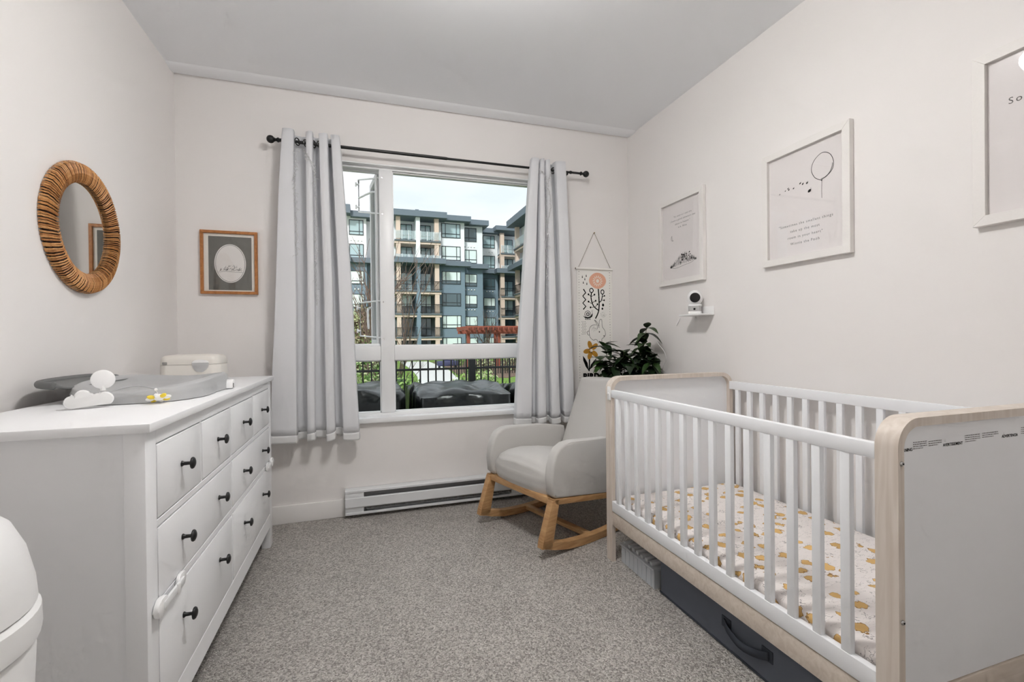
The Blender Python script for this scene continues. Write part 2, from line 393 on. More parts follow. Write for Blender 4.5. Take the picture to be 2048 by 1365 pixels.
# ------------------------------------------------------------------ flat print helper
class Ink(G):
    """flat print on a plane: origin O, right A, up B, normal N"""
    def __init__(s, O, A, B, N, lift=0.0003):
        super().__init__(); s.O, s.A, s.B, s.N, s.l = Vector(O), Vector(A), Vector(B), Vector(N), lift
    def P(s, x, y): return s.O+s.A*x+s.B*y+s.N*s.l
    def poly(s, pts): s.face([s.P(*p) for p in pts]); return s
    def disc(s, x, y, rx, ry=None, n=16, rot=0):
        ry = ry or rx
        return s.poly([(x+rx*math.cos(t)*math.cos(rot)-ry*math.sin(t)*math.sin(rot), y+rx*math.cos(t)*math.sin(rot)+ry*math.sin(t)*math.cos(rot)) for t in [2*math.pi*k/n for k in range(n)]])
    def line(s, pts, w, closed=False):
        pts = [Vector((p[0], p[1])) for p in pts]; n = len(pts); L = []; Rr = []
        for i, p in enumerate(pts):
            if closed: a, b = pts[i-1], pts[(i+1) % n]
            else: a, b = pts[max(i-1, 0)], pts[min(i+1, n-1)]
            t = (b-a).normalized(); nn = Vector((-t.y, t.x))*(w/2)
            L.append(s.bm.verts.new(s.P(*(p+nn)))); Rr.append(s.bm.verts.new(s.P(*(p-nn))))
        for i in range(n if closed else n-1):
            j = (i+1) % n; s.bm.faces.new((L[i], L[j], Rr[j], Rr[i]))
        return s
    def ring(s, x, y, r, w, ry=None, n=28):
        ry = ry or r
        return s.line([(x+r*math.cos(2*math.pi*k/n), y+ry*math.sin(2*math.pi*k/n)) for k in range(n)], w, True)
    def curve(s, pts, w, n=6, closed=False):
        c = [(p.x, p.y) for p in catmull([(a, b, 0) for a, b in (pts+[pts[0]] if closed else pts)], n)]
        return s.line(c[:-1] if closed else c, w, closed)
def basis(A, B, N, O): 
    return Matrix(((A[0], B[0], N[0], O[0]), (A[1], B[1], N[1], O[1]), (A[2], B[2], N[2], O[2]), (0, 0, 0, 1)))
EX, EY, EZ = Vector((1, 0, 0)), Vector((0, 1, 0)), Vector((0, 0, 1))

# ------------------------------------------------------------------ dresser
M_dr = M_white
dr = thing('dresser', 'long white dresser with eight drawers and black knobs', 'dresser', (-0.76, 2.13, 0))
DY0, DY1, DXF, DXB = 1.342, 2.912, -0.515, -1.0
g = G(); g.box((DXB-.005, 1.33, 0.937), (-0.50, 2.924, 0.96), 0.003); g.out('dresser_top', M_dr, dr)
for y0, y1 in ((DY0, DY0+.062), (DY1-.062, DY1)):
    for x0, x1 in ((DXF-.045, DXF), (DXB, DXB+.045)):
        g = G(); g.box((x0, y0, 0), (x1, y1, 0.937), 0.002); g.out('leg', M_dr, dr)
for y0, y1 in ((DY0+.010, DY0+.026), (DY1-.026, DY1-.010)):
    g = G(); g.box((DXB+.045, y0, 0.09), (DXF-.045, y1, 0.937)); g.out('side_panel', M_dr, dr, smooth=False)
g = G(); g.box((DXB+.01, DY0+.03, 0.1), (DXB+.02, DY1-.03, 0.937)); g.out('back_panel', M_dr, dr, smooth=False)
ya, yb = DY0+.062, DY1-.062
SM = [(ya+.003, 1.734), (1.752, 2.082), (2.101, 2.468), (2.482, yb-.003)]
BG = [(ya+.003, 2.082), (2.101, yb-.003)]
rows = [(0.703, 0.893, SM), (0.492, 0.676, BG), (0.196, 0.462, BG)]
g = G()
for z0, z1 in ((0.897, 0.937), (0.680, 0.699), (0.466, 0.488), (0.118, 0.192)): g.box((DXF-.022, ya, z0), (DXF, yb, z1), 0.0015, 1)
g.box((DXF-.022, 2.086, 0.118), (DXF-.0005, 2.097, 0.897), 0.0015, 1)
g.box((DXF-.022, 1.738, 0.699), (DXF-.0005, 1.748, 0.897), 0.0015, 1); g.box((DXF-.022, 2.472, 0.699), (DXF-.0005, 2.478, 0.897), 0.0015, 1)
g.out('face_frame', M_dr, dr)
M_gap = mat('drawer_shadow_gap', (120, 120, 120), 0.8)
knob_me = None
def knob(parent, y, z):
    global knob_me
    if knob_me is None:
        k = G(); k.lathe([(0.008, 0), (0.0085, 0.002), (0.0055, 0.006), (0.005, 0.020), (0.007, 0.0235), (0.0165, 0.0255), (0.0175, 0.0280), (0.0155, 0.0315), (0.009, 0.0345), (0.001, 0.0355)], n=20, axis=(1, 0, 0))
        bmesh.ops.recalc_face_normals(k.bm, faces=k.bm.faces)
        knob_me = bpy.data.meshes.new('knob'); k.bm.to_mesh(knob_me); k.bm.free(); knob_me.materials.append(M_black)
        knob_me.polygons.foreach_set('use_smooth', [True]*len(knob_me.polygons))
    attach(bpy.data.objects.new('knob', knob_me), Vector((DXF+.001, y, z)), parent)
for ri, (z0, z1, cols) in enumerate(rows):
    for y0, y1 in cols:
        g = G(); g.box((DXF-.018, y0, z0), (DXF+.001, y1, z1), 0.002, 2)
        d = g.out('drawer', M_dr, dr)
        g = G(); g.box((DXB+.05, y0+.01, z0+.01), (DXF-.018, y1-.01, z1-.03)); g.out('drawer_box', M_gap, d, smooth=False)
        zc = (z0+z1)/2+(0.004 if ri < 2 else 0.03)
        if ri == 0: knob(d, (y0+y1)/2, zc)
        else:
            w = y1-y0; knob(d, y0+w*0.24, zc); knob(d, y1-w*0.24, zc)

def latch(y, z, y2, label):
    t = thing('safety_latch', label, 'safety latch', (DXF+.01, y, z), 'child safety latches on the dresser')
    M = M_plast
    g = G(); g.prism(rounded(y-.032, y+.032, z-.022, z+.022, 0.02), lambda a, b, d: (DXF+d, a, b), 0.002, 0.016, 0.004); g.out('latch_base', M, t)
    g = G(); g.prism(rounded(y2-.028, y2+.028, z-.02, z+.02, 0.018), lambda a, b, d: (DXF+d, a, b), 0.002, 0.012, 0.003); g.out('latch_catch', M, t)
    g = G(); g.box((DXF+.010, y, z-.011), (DXF+.018, y2, z+.011), 0.003); g.out('latch_strap', mat('milky_plastic', (236, 237, 238), 0.25), t)
    g = G(); g.box((DXF+.016, (y+y2)/2+.012, z-.014), (DXF+.021, (y+y2)/2+.028, z+.014), 0.002); g.out('latch_button', M, t)
latch(1.395, 0.478, 1.535, 'white plastic safety latch on the drawer nearest the pail')
latch(2.86, 0.48, 2.76, 'white plastic safety latch at the curtain end of the dresser')

# ------------------------------------------------------------------ changing pad
M_pad = mat('pad_foam', (176, 177, 178), 0.55, spec=0.35, bump=0.05, bscale=400)
M_padd = mat('pad_dark_foam', (112, 113, 113), 0.6, spec=0.3)
pad = thing('changing_pad', 'grey contoured foam changing pad on top of the dresser', 'changing pad', (-0.74, 2.14, 0.961))
def padf(u, v):
    th = 2*math.pi*u
    c, s_ = math.cos(th), math.sin(th)
    c2 = math.copysign(abs(c)**0.72, c); s2 = math.copysign(abs(s_)**0.72, s_)
    a, b = 0.31, 0.205
    waist = 1-0.07*math.exp(-((c2*a)/0.10)**2)
    prof = [(0.0, 0.0), (0.93, 0.0), (0.985, 0.004), (1.0, 0.018), (0.99, 0.55), (0.965, 0.88), (0.91, 1.0), (0.84, 0.9), (0.72, 0.62), (0.5, 0.42), (0.25, 0.38), (0.0, 0.37)]
    k = v*(len(prof)-1); i = min(int(k), len(prof)-2); f = k-i
    r = prof[i][0]*(1-f)+prof[i+1][0]*f; h = prof[i][1]*(1-f)+prof[i+1][1]*f
    H = 0.040+0.027*abs(s_)**1.4+0.010*max(0, c)
    return (-0.745+r*b*waist*s2, 2.075+r*a*c2, 0.9615+h*H)
g = G(); g.surf(padf, 64, 45, cu=True); bmesh.ops.remove_doubles(g.bm, verts=g.bm.verts, dist=1e-5); g.out('pad_body', M_pad, pad, angle=60)
# raised dark lip along the wall side, reaching past the near end
lip = catmull([(-0.93, 1.815, 1.024), (-0.975, 1.835, 1.026), (-1.012, 1.90, 1.027), (-1.018, 2.05, 1.029), (-1.01, 2.22, 1.026), (-0.985, 2.34, 1.012)], 8)
g = G(); g.tube(lip, [0.008]+[0.0125]*(len(lip)-2)+[0.008], 12, flat=0.8); g.out('wall_side_lip', M_padd, pad, angle=80)
g = G(); g.surf(lambda u, v: Vector(lip[round(u*(len(lip)-1))]).lerp(Vector((-0.905+0.01*math.sin(u*3), 1.86+0.46*u, 1.012)), v)+Vector((0, 0, -0.004*math.sin(math.pi*v))), len(lip), 6)
o = g.out('lip_web', M_padd, pad, angle=80); sm = o.modifiers.new('thickness', 'SOLIDIFY'); sm.thickness = 0.008; sm.offset = 0
g = G(); g.prism([(2.20+0.028*math.cos(R(a)), 0.964+0.036*math.sin(R(a))) for a in range(0, 181, 15)], lambda a, b, d: (d, a, b), -0.560, -0.528, 0.003); g.out('strap_buckle', M_plast, pad)
g = G(); g.box((-0.5285, 2.188, 0.966), (-0.5265, 2.194, 0.984)); g.out('buckle_slot', M_greyink, pad, smooth=False)

# ------------------------------------------------------------------ cloud soother with star toy
so = thing('cloud_soother', 'white cloud soother with round disc and hanging yellow star beside the grey pad', 'baby toy', (-0.79, 1.72, 0.961))
CA, CN = Vector((0.906, 0.423, 0)), Vector((0.423, -0.906, 0)); CO = Vector((-0.80, 1.715, 0.9625))
cfn = lambda a, b, d: CO+CA*a+EZ*b+CN*d
cl = []
for cx, cy, r, a0, a1 in ((-0.036, 0.019, 0.019, 270, 100), (-0.012, 0.034, 0.020, 200, 50), (0.020, 0.028, 0.013, 140, 60), (0.038, 0.024, 0.021, 110, -50)):
    span = (a0-a1) % 360
    for k in range(9): 
        a = R(a0-span*k/8); cl.append((cx+r*math.cos(a), max(0, cy+r*math.sin(a))))
g = G(); g.prism(cl, cfn, -0.012, 0.012, 0.004, 3); g.out('cloud', M_plast, so, angle=50)
g = G(); g.prism([(a*0.93, b*0.93+0.0015) for a, b in cl], cfn, 0.0125, 0.0145, 0.001); g.out('cloud_face', mat('soft_white', (231, 231, 230), 0.5), so)
DC = CO+CA*0.034+EZ*0.083-CN*0.004
g = G(); g.lathe([(0.0245, -0.006), (0.0285, -0.003), (0.0295, 0.0), (0.0285, 0.004), (0.025, 0.006), (0.001, 0.007)], DC, axis=CN, n=32); g.out('disc', M_plast, so)
g = G(); g.cyl(DC-EZ*0.034, DC-EZ*0.02, 0.007, 0.007, 10); g.out('disc_stem', M_plast, so)
arm = catmull([CO+CA*0.045+EZ*0.036, CO+CA*0.065+EZ*0.048, (-0.70, 1.765, 1.019), (-0.665, 1.76, 1.014), (-0.642, 1.755, 1.006)], 6)
g = G(); g.tube(arm, 0.0022, 8); g.out('arm', mat('grey_plastic', (170, 170, 172), 0.4), so)
g = G(); g.ball((-0.642, 1.755, 1.006), 0.005, 10); g.out('arm_tip', M_plast, so)
ST = Vector((-0.634, 1.752, 0.979))
g = G(); g.cyl((-0.642, 1.755, 1.003), ST+EZ*0.01, 0.0007, n=6); g.out('string', M_plast, so)
M_yel = mat('yellow_toy', (236, 208, 62), 0.5)
for k in range(8):
    a = 2*math.pi*k/8+0.3; d = CA*math.cos(a)+(EZ*0.42+CN*0.75)*math.sin(a)
    g = G(); g.ball(ST+d*0.022, 0.0085, 10, (1.5, 0.8, 0.75), d.to_track_quat('X', 'Z').to_matrix()); g.out('star_ray', M_yel if k % 2 else M_plast, so)
g = G(); g.ball(ST+EZ*0.002, 0.015, 14, (1, 1, 0.75)); g.out('star_body', M_plast, so)

# ------------------------------------------------------------------ wipe warmer
ww = thing('wipe_warmer', 'white rounded wipe warmer box with lid at the curtain end of the dresser', 'wipe warmer', (-0.815, 2.69, 0.96))
M_warm = mat('warm_white_plastic', (226, 222, 215), 0.3)
P = rounded(-0.947, -0.688, 2.60, 2.79, 0.045, 8)
def loft(g, layers, P, cx, cy):
    prev = None
    for k, (sc, z) in enumerate(layers):
        ring = [g.bm.verts.new((cx+(x-cx)*sc, cy+(y-cy)*sc, z)) for x, y in P]
        if prev:
            for i in range(len(P)): g.bm.faces.new((prev[i], prev[(i+1) % len(P)], ring[(i+1) % len(P)], ring[i]))
        else: g.bm.faces.new(ring[::-1])
        prev = ring
    g.bm.faces.new(prev)
g = G(); loft(g, [(0.955, 0.961), (0.975, 0.966), (0.975, 0.976), (0.985, 0.978), (1.0, 1.0), (1.0, 1.045), (0.995, 1.047)], P, -0.8175, 2.695); g.out('warmer_body', M_warm, ww)
g = G(); loft(g, [(0.995, 1.0485), (0.998, 1.052), (0.985, 1.072), (0.95, 1.085), (0.88, 1.092), (0.7, 1.096), (0.4, 1.098)], P, -0.8175, 2.695); g.out('warmer_lid', M_warm, ww)
up = [(-0.767+0.036*math.cos(R(a)), 1.056+0.046*math.sin(R(a))) for a in range(180, 361, 12)]
g = G(); g.prism(up, lambda a, b, d: (a, 2.601-d, b), 0.0, 0.004, 0.001); g.out('night_light_window', mat('clear_grey', (190, 190, 190), 0.12, coat=0.5), ww)
g = G(); g.prism([(a, 1.056+(b-1.056)*-0.35) for a, b in up], lambda a, b, d: (a, 2.602-d*0.8, b), -0.004, 0.008, 0.002); g.out('lid_tab', mat('glossy_white', (245, 245, 244), 0.08, coat=0.6), ww)
g = G(); g.box((-0.925, 2.598, 1.05), (-0.905, 2.604, 1.062), 0.002); g.out('hinge_mark', mat('mid_grey', (150, 148, 145), 0.5), ww)

# ------------------------------------------------------------------ diaper pail in the near corner
pl = thing('diaper_pail', 'white rounded diaper pail at the near end of the dresser', 'pail', (-0.70, 0.95, 0))
PC = (-0.70, 0.95, 0)
g = G(); g.lathe([(0.10, 0.0), (0.115, 0.006), (0.125, 0.05), (0.15, 0.40), (0.160, 0.63), (0.158, 0.645), (0.145, 0.65)], PC, n=48, sy=1.05); g.out('pail_body', M_plast, pl)
g = G(); g.lathe([(0.147, 0.651), (0.166, 0.654), (0.168, 0.665), (0.167, 0.70), (0.160, 0.708)], PC, n=48, sy=1.05); g.out('pail_collar', M_plast, pl)
g = G(); g.lathe([(0.158, 0.709), (0.163, 0.712), (0.160, 0.75), (0.150, 0.80), (0.132, 0.845), (0.10, 0.88), (0.06, 0.897), (0.001, 0.902)], PC, n=48, sy=1.05); g.out('pail_lid', M_plast, pl)

# ------------------------------------------------------------------ rattan mirror on the left wall
mi = thing('rattan_mirror', 'round mirror in a woven rattan frame on the left wall', 'mirror', (XL, 2.235, 1.35))
MC = Vector((XL, 2.235, 1.608)); RO, RI = 0.252, 0.182
M_mir = mat('mirror_silver', (225, 225, 222), 0.01, metal=1.0)
g = G(); g.lathe([(0.19, 0.006), (0.19, 0.010), (0.001, 0.0101)], MC, axis=(1, 0, 0), n=64); g.out('mirror_glass', M_mir, mi, angle=20)
g = G(); g.lathe([(0.215, 0.0), (0.215, 0.006), (0.001, 0.006)], MC, axis=(1, 0, 0), n=48); g.out('mirror_back', mat('dark_board', (90, 80, 66), 0.8), mi)
ringp = [(RI-.004, 0.008), (RI+.006, 0.022), (RI+.03, 0.030), (RO-.012, 0.026), (RO-.004, 0.012), (RO-.01, 0.003), (RI, 0.003)]
g = G(); g.surf(lambda u, v: MC+Vector((ringp[round(v*7) % 7][1], ringp[round(v*7) % 7][0]*math.cos(2*math.pi*u), ringp[round(v*7) % 7][0]*math.sin(2*math.pi*u))), 96, 7, cu=True, cv=True)
g.out('frame_core', mat('rattan_core', (58, 34, 17), 0.7), mi)
rat = [wood('rattan_%d' % k, c1, c2, (60, 60, 60), 0.55) for k, (c1, c2) in enumerate((((168, 112, 58), (196, 142, 84)), ((148, 96, 50), (182, 126, 70)), ((180, 126, 72), (206, 156, 100))))]
def wrap_mesh(k):
    """one split-rattan wrap across the ring, in ring coordinates (x out of wall, y radial, z tangential)"""
    G_ = G(); rnd = random.Random(k); w = 0.0031*rnd.uniform(0.8, 1.15)
    arc = [(RI-.007, 0.004), (RI-.006, 0.020), (RI+.008, 0.030), (RI+.028, 0.036), (RI+.048, 0.034), (RO-.004, 0.026), (RO+.002, 0.012), (RO, 0.002)]
    chev = [0.0, 0.001, 0.004, 0.008, 0.004, 0.0, -0.002, -0.003]
    rows_ = []
    for i, (r, x) in enumerate(arc):
        t = chev[i]+rnd.uniform(-0.0008, 0.0008); f = 0.8+0.4*(r-RI)/(RO-RI)
        rows_.append([G_.bm.verts.new((x-0.0015, r, t-w*f)), G_.bm.verts.new((x+0.0012, r, t)), G_.bm.verts.new((x-0.0015, r, t+w*f))])
    for A, B in zip(rows_, rows_[1:]):
        for q in (0, 1): G_.bm.faces.new((A[q], A[q+1], B[q+1], B[q]))
    bmesh.ops.recalc_face_normals(G_.bm, faces=G_.bm.faces)
    me = bpy.data.meshes.new('wrap'); G_.bm.to_mesh(me); G_.bm.free(); me.materials.append(rat[k % 3]); return me
wm = [wrap_mesh(k) for k in range(12)]
rnd = random.Random(5)
NW = 150
for k in range(NW):
    a = 2*math.pi*k/NW
    attach(bpy.data.objects.new('rattan_wrap', wm[rnd.randrange(12)]), MC.copy(), mi, Euler((a+rnd.uniform(-.009, .009), 0, 0)))

# ------------------------------------------------------------------ small framed print on the back wall
M_oak = wood('orange_oak', (158, 100, 52), (182, 122, 68), (20, 20, 20), 0.4)
sp = thing('framed_print', 'small orange wood framed grey print with white oval beside the curtain', 'picture frame', (-0.78, YB-.02, 1.449))
def frame(parent, m, a0, a1, b0, b1, w, fn, d0, d1):
    """four mitred rails"""
    O_ = [(a0, b0), (a1, b0), (a1, b1), (a0, b1)]; I_ = [(a0+w, b0+w), (a1-w, b0+w), (a1-w, b1-w), (a0+w, b1-w)]
    for k in range(4):
        j = (k+1) % 4
        g = G(); g.prism([O_[k], O_[j], I_[j], I_[k]], fn, d0, d1, 0.001, 1); g.out('frame_rail', m, parent)
fnb = lambda a, b, d: (a, YB-d, b)
frame(sp, M_oak, -0.934, -0.627, 1.449, 1.834, 0.0165, fnb, 0.002, 0.022)
g = G(); g.box((-0.925, YB-.009, 1.458), (-0.636, YB-.003, 1.825)); g.out('mat_board', mat('mat_board', (236, 231, 222), 0.8), sp, smooth=False)
ik = Ink((0, YB-.009, 0), EX, EZ, -EY); ik.poly([(-0.893, 1.474), (-0.661, 1.474), (-0.661, 1.801), (-0.893, 1.801)]); ik.out('grey_print', mat('print_grey', (108, 107, 102), 0.8), sp, smooth=False, recalc=False)
ik = Ink((0, YB-.009, 0), EX, EZ, -EY, 0.0006); ik.disc(-0.777, 1.637, 0.085, 0.118, 40); ik.out('oval', mat('print_white', (232, 229, 226), 0.8), sp, smooth=False, recalc=False)
ik = Ink((0, YB-.009, 0), EX, EZ, -EY, 0.0009); ik.ring(-0.777, 1.637, 0.079, 0.0016, 0.112, 48)
rnd = random.Random(3)
for k in range(60):      # loose pen strokes of a grassy bank
    x = rnd.uniform(-0.835, -0.715); y = 1.59+0.03*math.cos((x+0.775)*26)*rnd.random()
    ik.line([(x, y), (x+rnd.uniform(-.004, .012), y+rnd.uniform(.004, .014))], 0.0012)
ik.curve([(-0.845, 1.582), (-0.80, 1.589), (-0.76, 1.585), (-0.71, 1.583)], 0.0012)
ik.out('pen_drawing', M_ink, sp, smooth=False, recalc=False)
M_pg = glass('picture_glass')
g = G(); g.box((-0.92, YB-.0125, 1.463), (-0.641, YB-.0110, 1.820)); g.out('picture_pane', M_pg, sp, smooth=False)

# ------------------------------------------------------------------ white frames on the right wall
M_wframe = mat('white_washed_wood', (233, 230, 227), 0.55, noise=0.03, nscale=160, bump=0.1, bscale=220)
M_paper = mat('print_paper', (236, 231, 230), 0.8)
fnr = lambda a, b, d: (XR-d, a, b)
def right_pic(y0, y1, z0, z1, label):
    t = thing('picture_frame', label, 'picture frame', (XR-.02, (y0+y1)/2, z0), 'white framed prints on the right wall')
    frame(t, M_wframe, y0, y1, z0, z1, 0.034, fnr, 0.002, 0.027)
    g = G(); g.box((XR-.011, y0+.02, z0+.02), (XR-.004, y1-.02, z1-.02)); g.out('print', M_paper, t, smooth=False)
    g = G(); g.box((XR-.0152, y0+.026, z0+.026), (XR-.0137, y1-.026, z1-.026)); g.out('picture_pane', M_pg, t, smooth=False)
    return t
def RI_(l=0.0003): return Ink((XR-.011, 0, 0), -EY, EZ, -EX, l)   # x runs to -Y
def rtext(s, size, y, z, m, parent, space=1.3, bold=0.0):
    text(s, size, basis(-EY, EZ, -EX, (XR-.0113, y, z)), m, 'lettering', parent, bold, space, 'CENTER', 0.00005)
f1 = right_pic(2.326, 2.776, 1.512, 2.098, 'white framed print with four lines of small lettering above the baby monitor')
for i, s in enumerate(('"As soon as I saw you', 'I knew a grand adventure was', 'about to happen."', 'A.A. Milne')): rtext(s, 0.016, 2.535, 1.966-0.026*i, M_greyink, f1, 1.25)
ik = RI_(); ik.curve([(-2.642, 1.848), (-2.652, 1.835), (-2.648, 1.818), (-2.632, 1.812), (-2.640, 1.822), (-2.644, 1.834)], 0.0018, 5, True)
rnd = random.Random(8)
for k in range(320):     # hatched grassy mound
    u = rnd.random(); x = -2.66+0.255*u; top = 0.075*math.sin(math.pi*u)**1.2*(0.6+0.5*u)
    y = 1.628+0.022*u+top*rnd.random()
    ik.line([(x, y), (x+rnd.uniform(-.007, .007), y+rnd.uniform(.006, .018))], 0.0013)
for k in range(26):
    u = rnd.random(); ik.disc(-2.56+0.11*u, 1.665+0.05*rnd.random(), 0.005, 0.004, 8)
ik.curve([(-2.665, 1.632), (-2.60, 1.622), (-2.52, 1.632), (-2.45, 1.64), (-2.405, 1.66)], 0.0015)
ik.out('pen_drawing', M_ink, f1, smooth=False, recalc=False)
f2 = right_pic(1.428, 1.886, 1.515, 2.09, 'large white framed print of a balloon and flying bees with lettering')
ik = RI_()
bal = [(-1.570, 1.873), (-1.600, 1.895), (-1.617, 1.935), (-1.603, 1.975), (-1.564, 1.997), (-1.527, 1.978), (-1.510, 1.935), (-1.522, 1.897)]
ik.curve(bal, 0.0026, 8, True)
for k in range(22):
    t_ = k/21; a = R(-100+95*t_); ik.line([(-1.563+0.05*math.cos(a), 1.934+0.058*math.sin(a)), (-1.563+0.046*math.cos(a+.1), 1.934+0.053*math.sin(a+.1))], 0.0018)
ik.line([(-1.5655, 1.873), (-1.567, 1.822), (-1.566, 1.79)], 0.0018); ik.disc(-1.5665, 1.872, 0.0035)
for y, z, r in ((1.790, 1.872, .003), (1.758, 1.880, .0032), (1.742, 1.887, .004), (1.738, 1.880, .0045), (1.712, 1.879, .004), (1.676, 1.892, .0048), (1.662, 1.885, .005), (1.640, 1.883, .0058), (1.628, 1.842, .009)):
    ik.disc(-y, z, r, r*0.75, 10, 0.6); ik.line([(-y, z), (-y+r, z+r*1.4)], 0.0014); ik.line([(-y, z), (-y+r*1.3, z+r*0.6)], 0.0014)
ik.out('balloon_drawing', M_ink, f2, smooth=False, recalc=False)
for i, s in enumerate(('"Sometimes the smallest things', 'take up the most', 'room in your heart"', 'Winnie the Pooh')): rtext(s, 0.0175, 1.655, 1.697-0.031*i, M_greyink, f2, 1.25)
f3 = right_pic(0.560, 1.012, 1.522, 2.097, 'white wood grain framed print at the right edge of the photo')
rtext('So t', 0.03, 0.895, 1.905, M_greyink, f3, 1.3)

# ------------------------------------------------------------------ baby monitor on its little shelf
sh = thing('wall_shelf', 'small white wall shelf under the baby monitor', 'shelf', (1.97, 2.36, 1.285))
g = G(); g.box((1.905, 2.262, 1.288), (XR-.001, 2.448, 1.298), 0.003); g.out('shelf_board', M_plast, sh)
g = G(); g.box((XR-.006, 2.262, 1.288), (XR-.001, 2.448, 1.345), 0.002); g.out('shelf_back', M_plast, sh)
bmn = thing('baby_monitor', 'white baby monitor camera with round black lens on its wall shelf', 'camera', (1.965, 2.36, 1.298))
BO = Vector((1.962, 2.365, 1.299)); q = Vector((-0.70, -0.714, 0))
def bprism(g, w, z0, z1, r, bev): 
    P_ = rounded(-w, w, -w, w, r, 6); sd = Vector((0.714, -0.70, 0))
    g.prism(P_, lambda a, b, d: BO+sd*a+q*b+EZ*d, z0, z1, bev, 3)
g = G(); bprism(g, 0.038, 0.0, 0.016, 0.012, 0.003); g.out('monitor_base', M_plast, bmn)
g = G(); bprism(g, 0.036, 0.016, 0.046, 0.012, 0.001); b_ = g.out('grey_band', mat('silver_grey', (175, 174, 173), 0.4), bmn)
g = G(); g.cyl(BO+q*0.0355+EZ*0.03, BO+q*0.038+EZ*0.03, 0.006, n=14); g.out('sensor', M_ink, b_)
g = G(); bprism(g, 0.038, 0.047, 0.060, 0.013, 0.004); g.out('monitor_collar', M_plast, bmn)
g = G(); g.ball(BO+EZ*0.100, 0.045, 28, (1, 1, 1.1)); g.out('monitor_head', M_plast, bmn)
g = G(); ql = Vector((-0.62, -0.78, 0.04)).normalized(); lc = BO+EZ*0.098+ql*0.034
g.lathe([(0.030, 0.0), (0.030, 0.010), (0.028, 0.0125), (0.001, 0.0145)], lc, axis=ql, n=28); g.out('lens', mat('lens_black', (6, 6, 7), 0.12), bmn)

cd = thing('power_cord', 'thin white power cord clipped to the wall below the monitor', 'cord', (2.0, 2.6, 1.0))
g = G(); g.cyl((XR-.006, 2.575, 1.285), (XR-.006, 2.612, 1.236), 0.0035, n=8); g.out('cord_clip', M_plast, cd)
g = G(); g.tube(catmull([(1.935, 2.72, 1.125), (1.925, 2.69, 1.11), (1.955, 2.66, 1.05), (1.975, 2.68, 0.99), (2.0, 2.75, 0.9), (2.01, 2.8, 0.5), (2.0, 2.82, 0.15)], 6), 0.0016, 6); g.out('cord', M_plast, cd)

# ------------------------------------------------------------------ growth chart
gc = thing('growth_chart', 'hanging canvas growth chart with flowers, snail and rabbit prints', 'wall hanging', (1.712, YB-.01, 0.45))
M_canvas = mat('canvas', (242, 240, 235), 0.9, bump=0.1, bscale=900, spec=0.1)
g = G(); g.box((1.560, YB-.006, 0.45), (1.865, YB-.004, 1.70)); g.out('canvas', M_canvas, gc, smooth=False)
g = G(); g.cyl((1.548, YB-.012, 1.694), (1.866, YB-.012, 1.694), 0.0085, n=14); g.out('dowel', M_canvas, gc)
g = G(); g.cyl((1.545, YB-.012, 1.694), (1.549, YB-.012, 1.694), 0.0055, n=12); g.out('dowel_end', mat('dowel_wood', (120, 105, 92), 0.6), gc)
g = G(); g.tube([(1.572, YB-.014, 1.705), (1.640, YB-.010, 1.84), (1.706, YB-.008, 1.972), (1.714, YB-.008, 1.972), (1.78, YB-.010, 1.84), (1.846, YB-.014, 1.705)], 0.0016, 6); g.out('cord', mat('twine', (142, 132, 118), 0.8), gc)
g = G(); g.cyl((1.71, YB, 1.973), (1.71, YB-.014, 1.975), 0.003, n=8); g.ball((1.71, YB-.015, 1.975), 0.0055, 8); g.out('nail', mat('brass', (150, 128, 92), 0.35, metal=1), gc)
def CI(l=0.0003): return Ink((0, YB-.006, 0), EX, EZ, -EY, l)
M_peach = mat('peach_print', (231, 176, 150), 0.9); M_must = mat('mustard_print', (190, 138, 48), 0.9); M_cream = mat('cream_print', (238, 230, 220), 0.9)
ik = CI(); P_ = []
for k in range(72): 
    a = 2*math.pi*k/72; r = (0.072 if k % 2 else 0.068); P_.append((1.738+r*math.cos(a)*(1+.06*math.cos(2*a)), 1.604+0.9*r*math.sin(a)))
ik.poly(P_); ik.out('flower_print', M_peach, gc, smooth=False, recalc=False)
ik = CI(0.0006); ik.disc(1.738, 1.602, 0.0135, 0.0145)
for k in range(14):
    a = 2*math.pi*k/14; ik.disc(1.738+0.033*math.cos(a), 1.602+0.033*math.sin(a), 0.011, 0.0038, 10, a)
ik.out('flower_centre', M_cream, gc, smooth=False, recalc=False)
ik = CI()
ik.curve([(1.744, 1.541), (1.748, 1.48), (1.750, 1.42), (1.745, 1.37), (1.732, 1.335), (1.716, 1.308)], 0.0098)
ik.curve([(1.745, 1.372), (1.72, 1.388), (1.70, 1.408), (1.686, 1.44), (1.680, 1.475), (1.684, 1.512)], 0.0085)
ik.ring(1.684, 1.527, 0.0155, 0.007, 0.0165)
for x0, y0, x1, y1 in ((1.682, 1.478, 1.658, 1.496), (1.682, 1.478, 1.710, 1.495), (1.684, 1.425, 1.658, 1.440), (1.684, 1.428, 1.72, 1.447), (1.708, 1.398, 1.675, 1.395), (1.712, 1.395, 1.735, 1.42)):
    ik.line([(x0, y0), (x1, y1)], 0.004); ik.disc(x1, y1, 0.0068, 0.008, 12)
ik.curve([(1.751, 1.435), (1.768, 1.448), (1.777, 1.475), (1.781, 1.50)], 0.007); ik.ring(1.780, 1.517, 0.0135, 0.007, 0.017)
for x0, y0, x1, y1 in ((1.779, 1.48, 1.797, 1.487), (1.775, 1.452, 1.794, 1.452)): ik.line([(x0, y0), (x1, y1)], 0.004); ik.disc(x1, y1, 0.006, 0.007, 12)
ik.disc(1.784, 1.415, 0.0095, 0.0115); ik.disc(1.778, 1.386, 0.0075, 0.009)
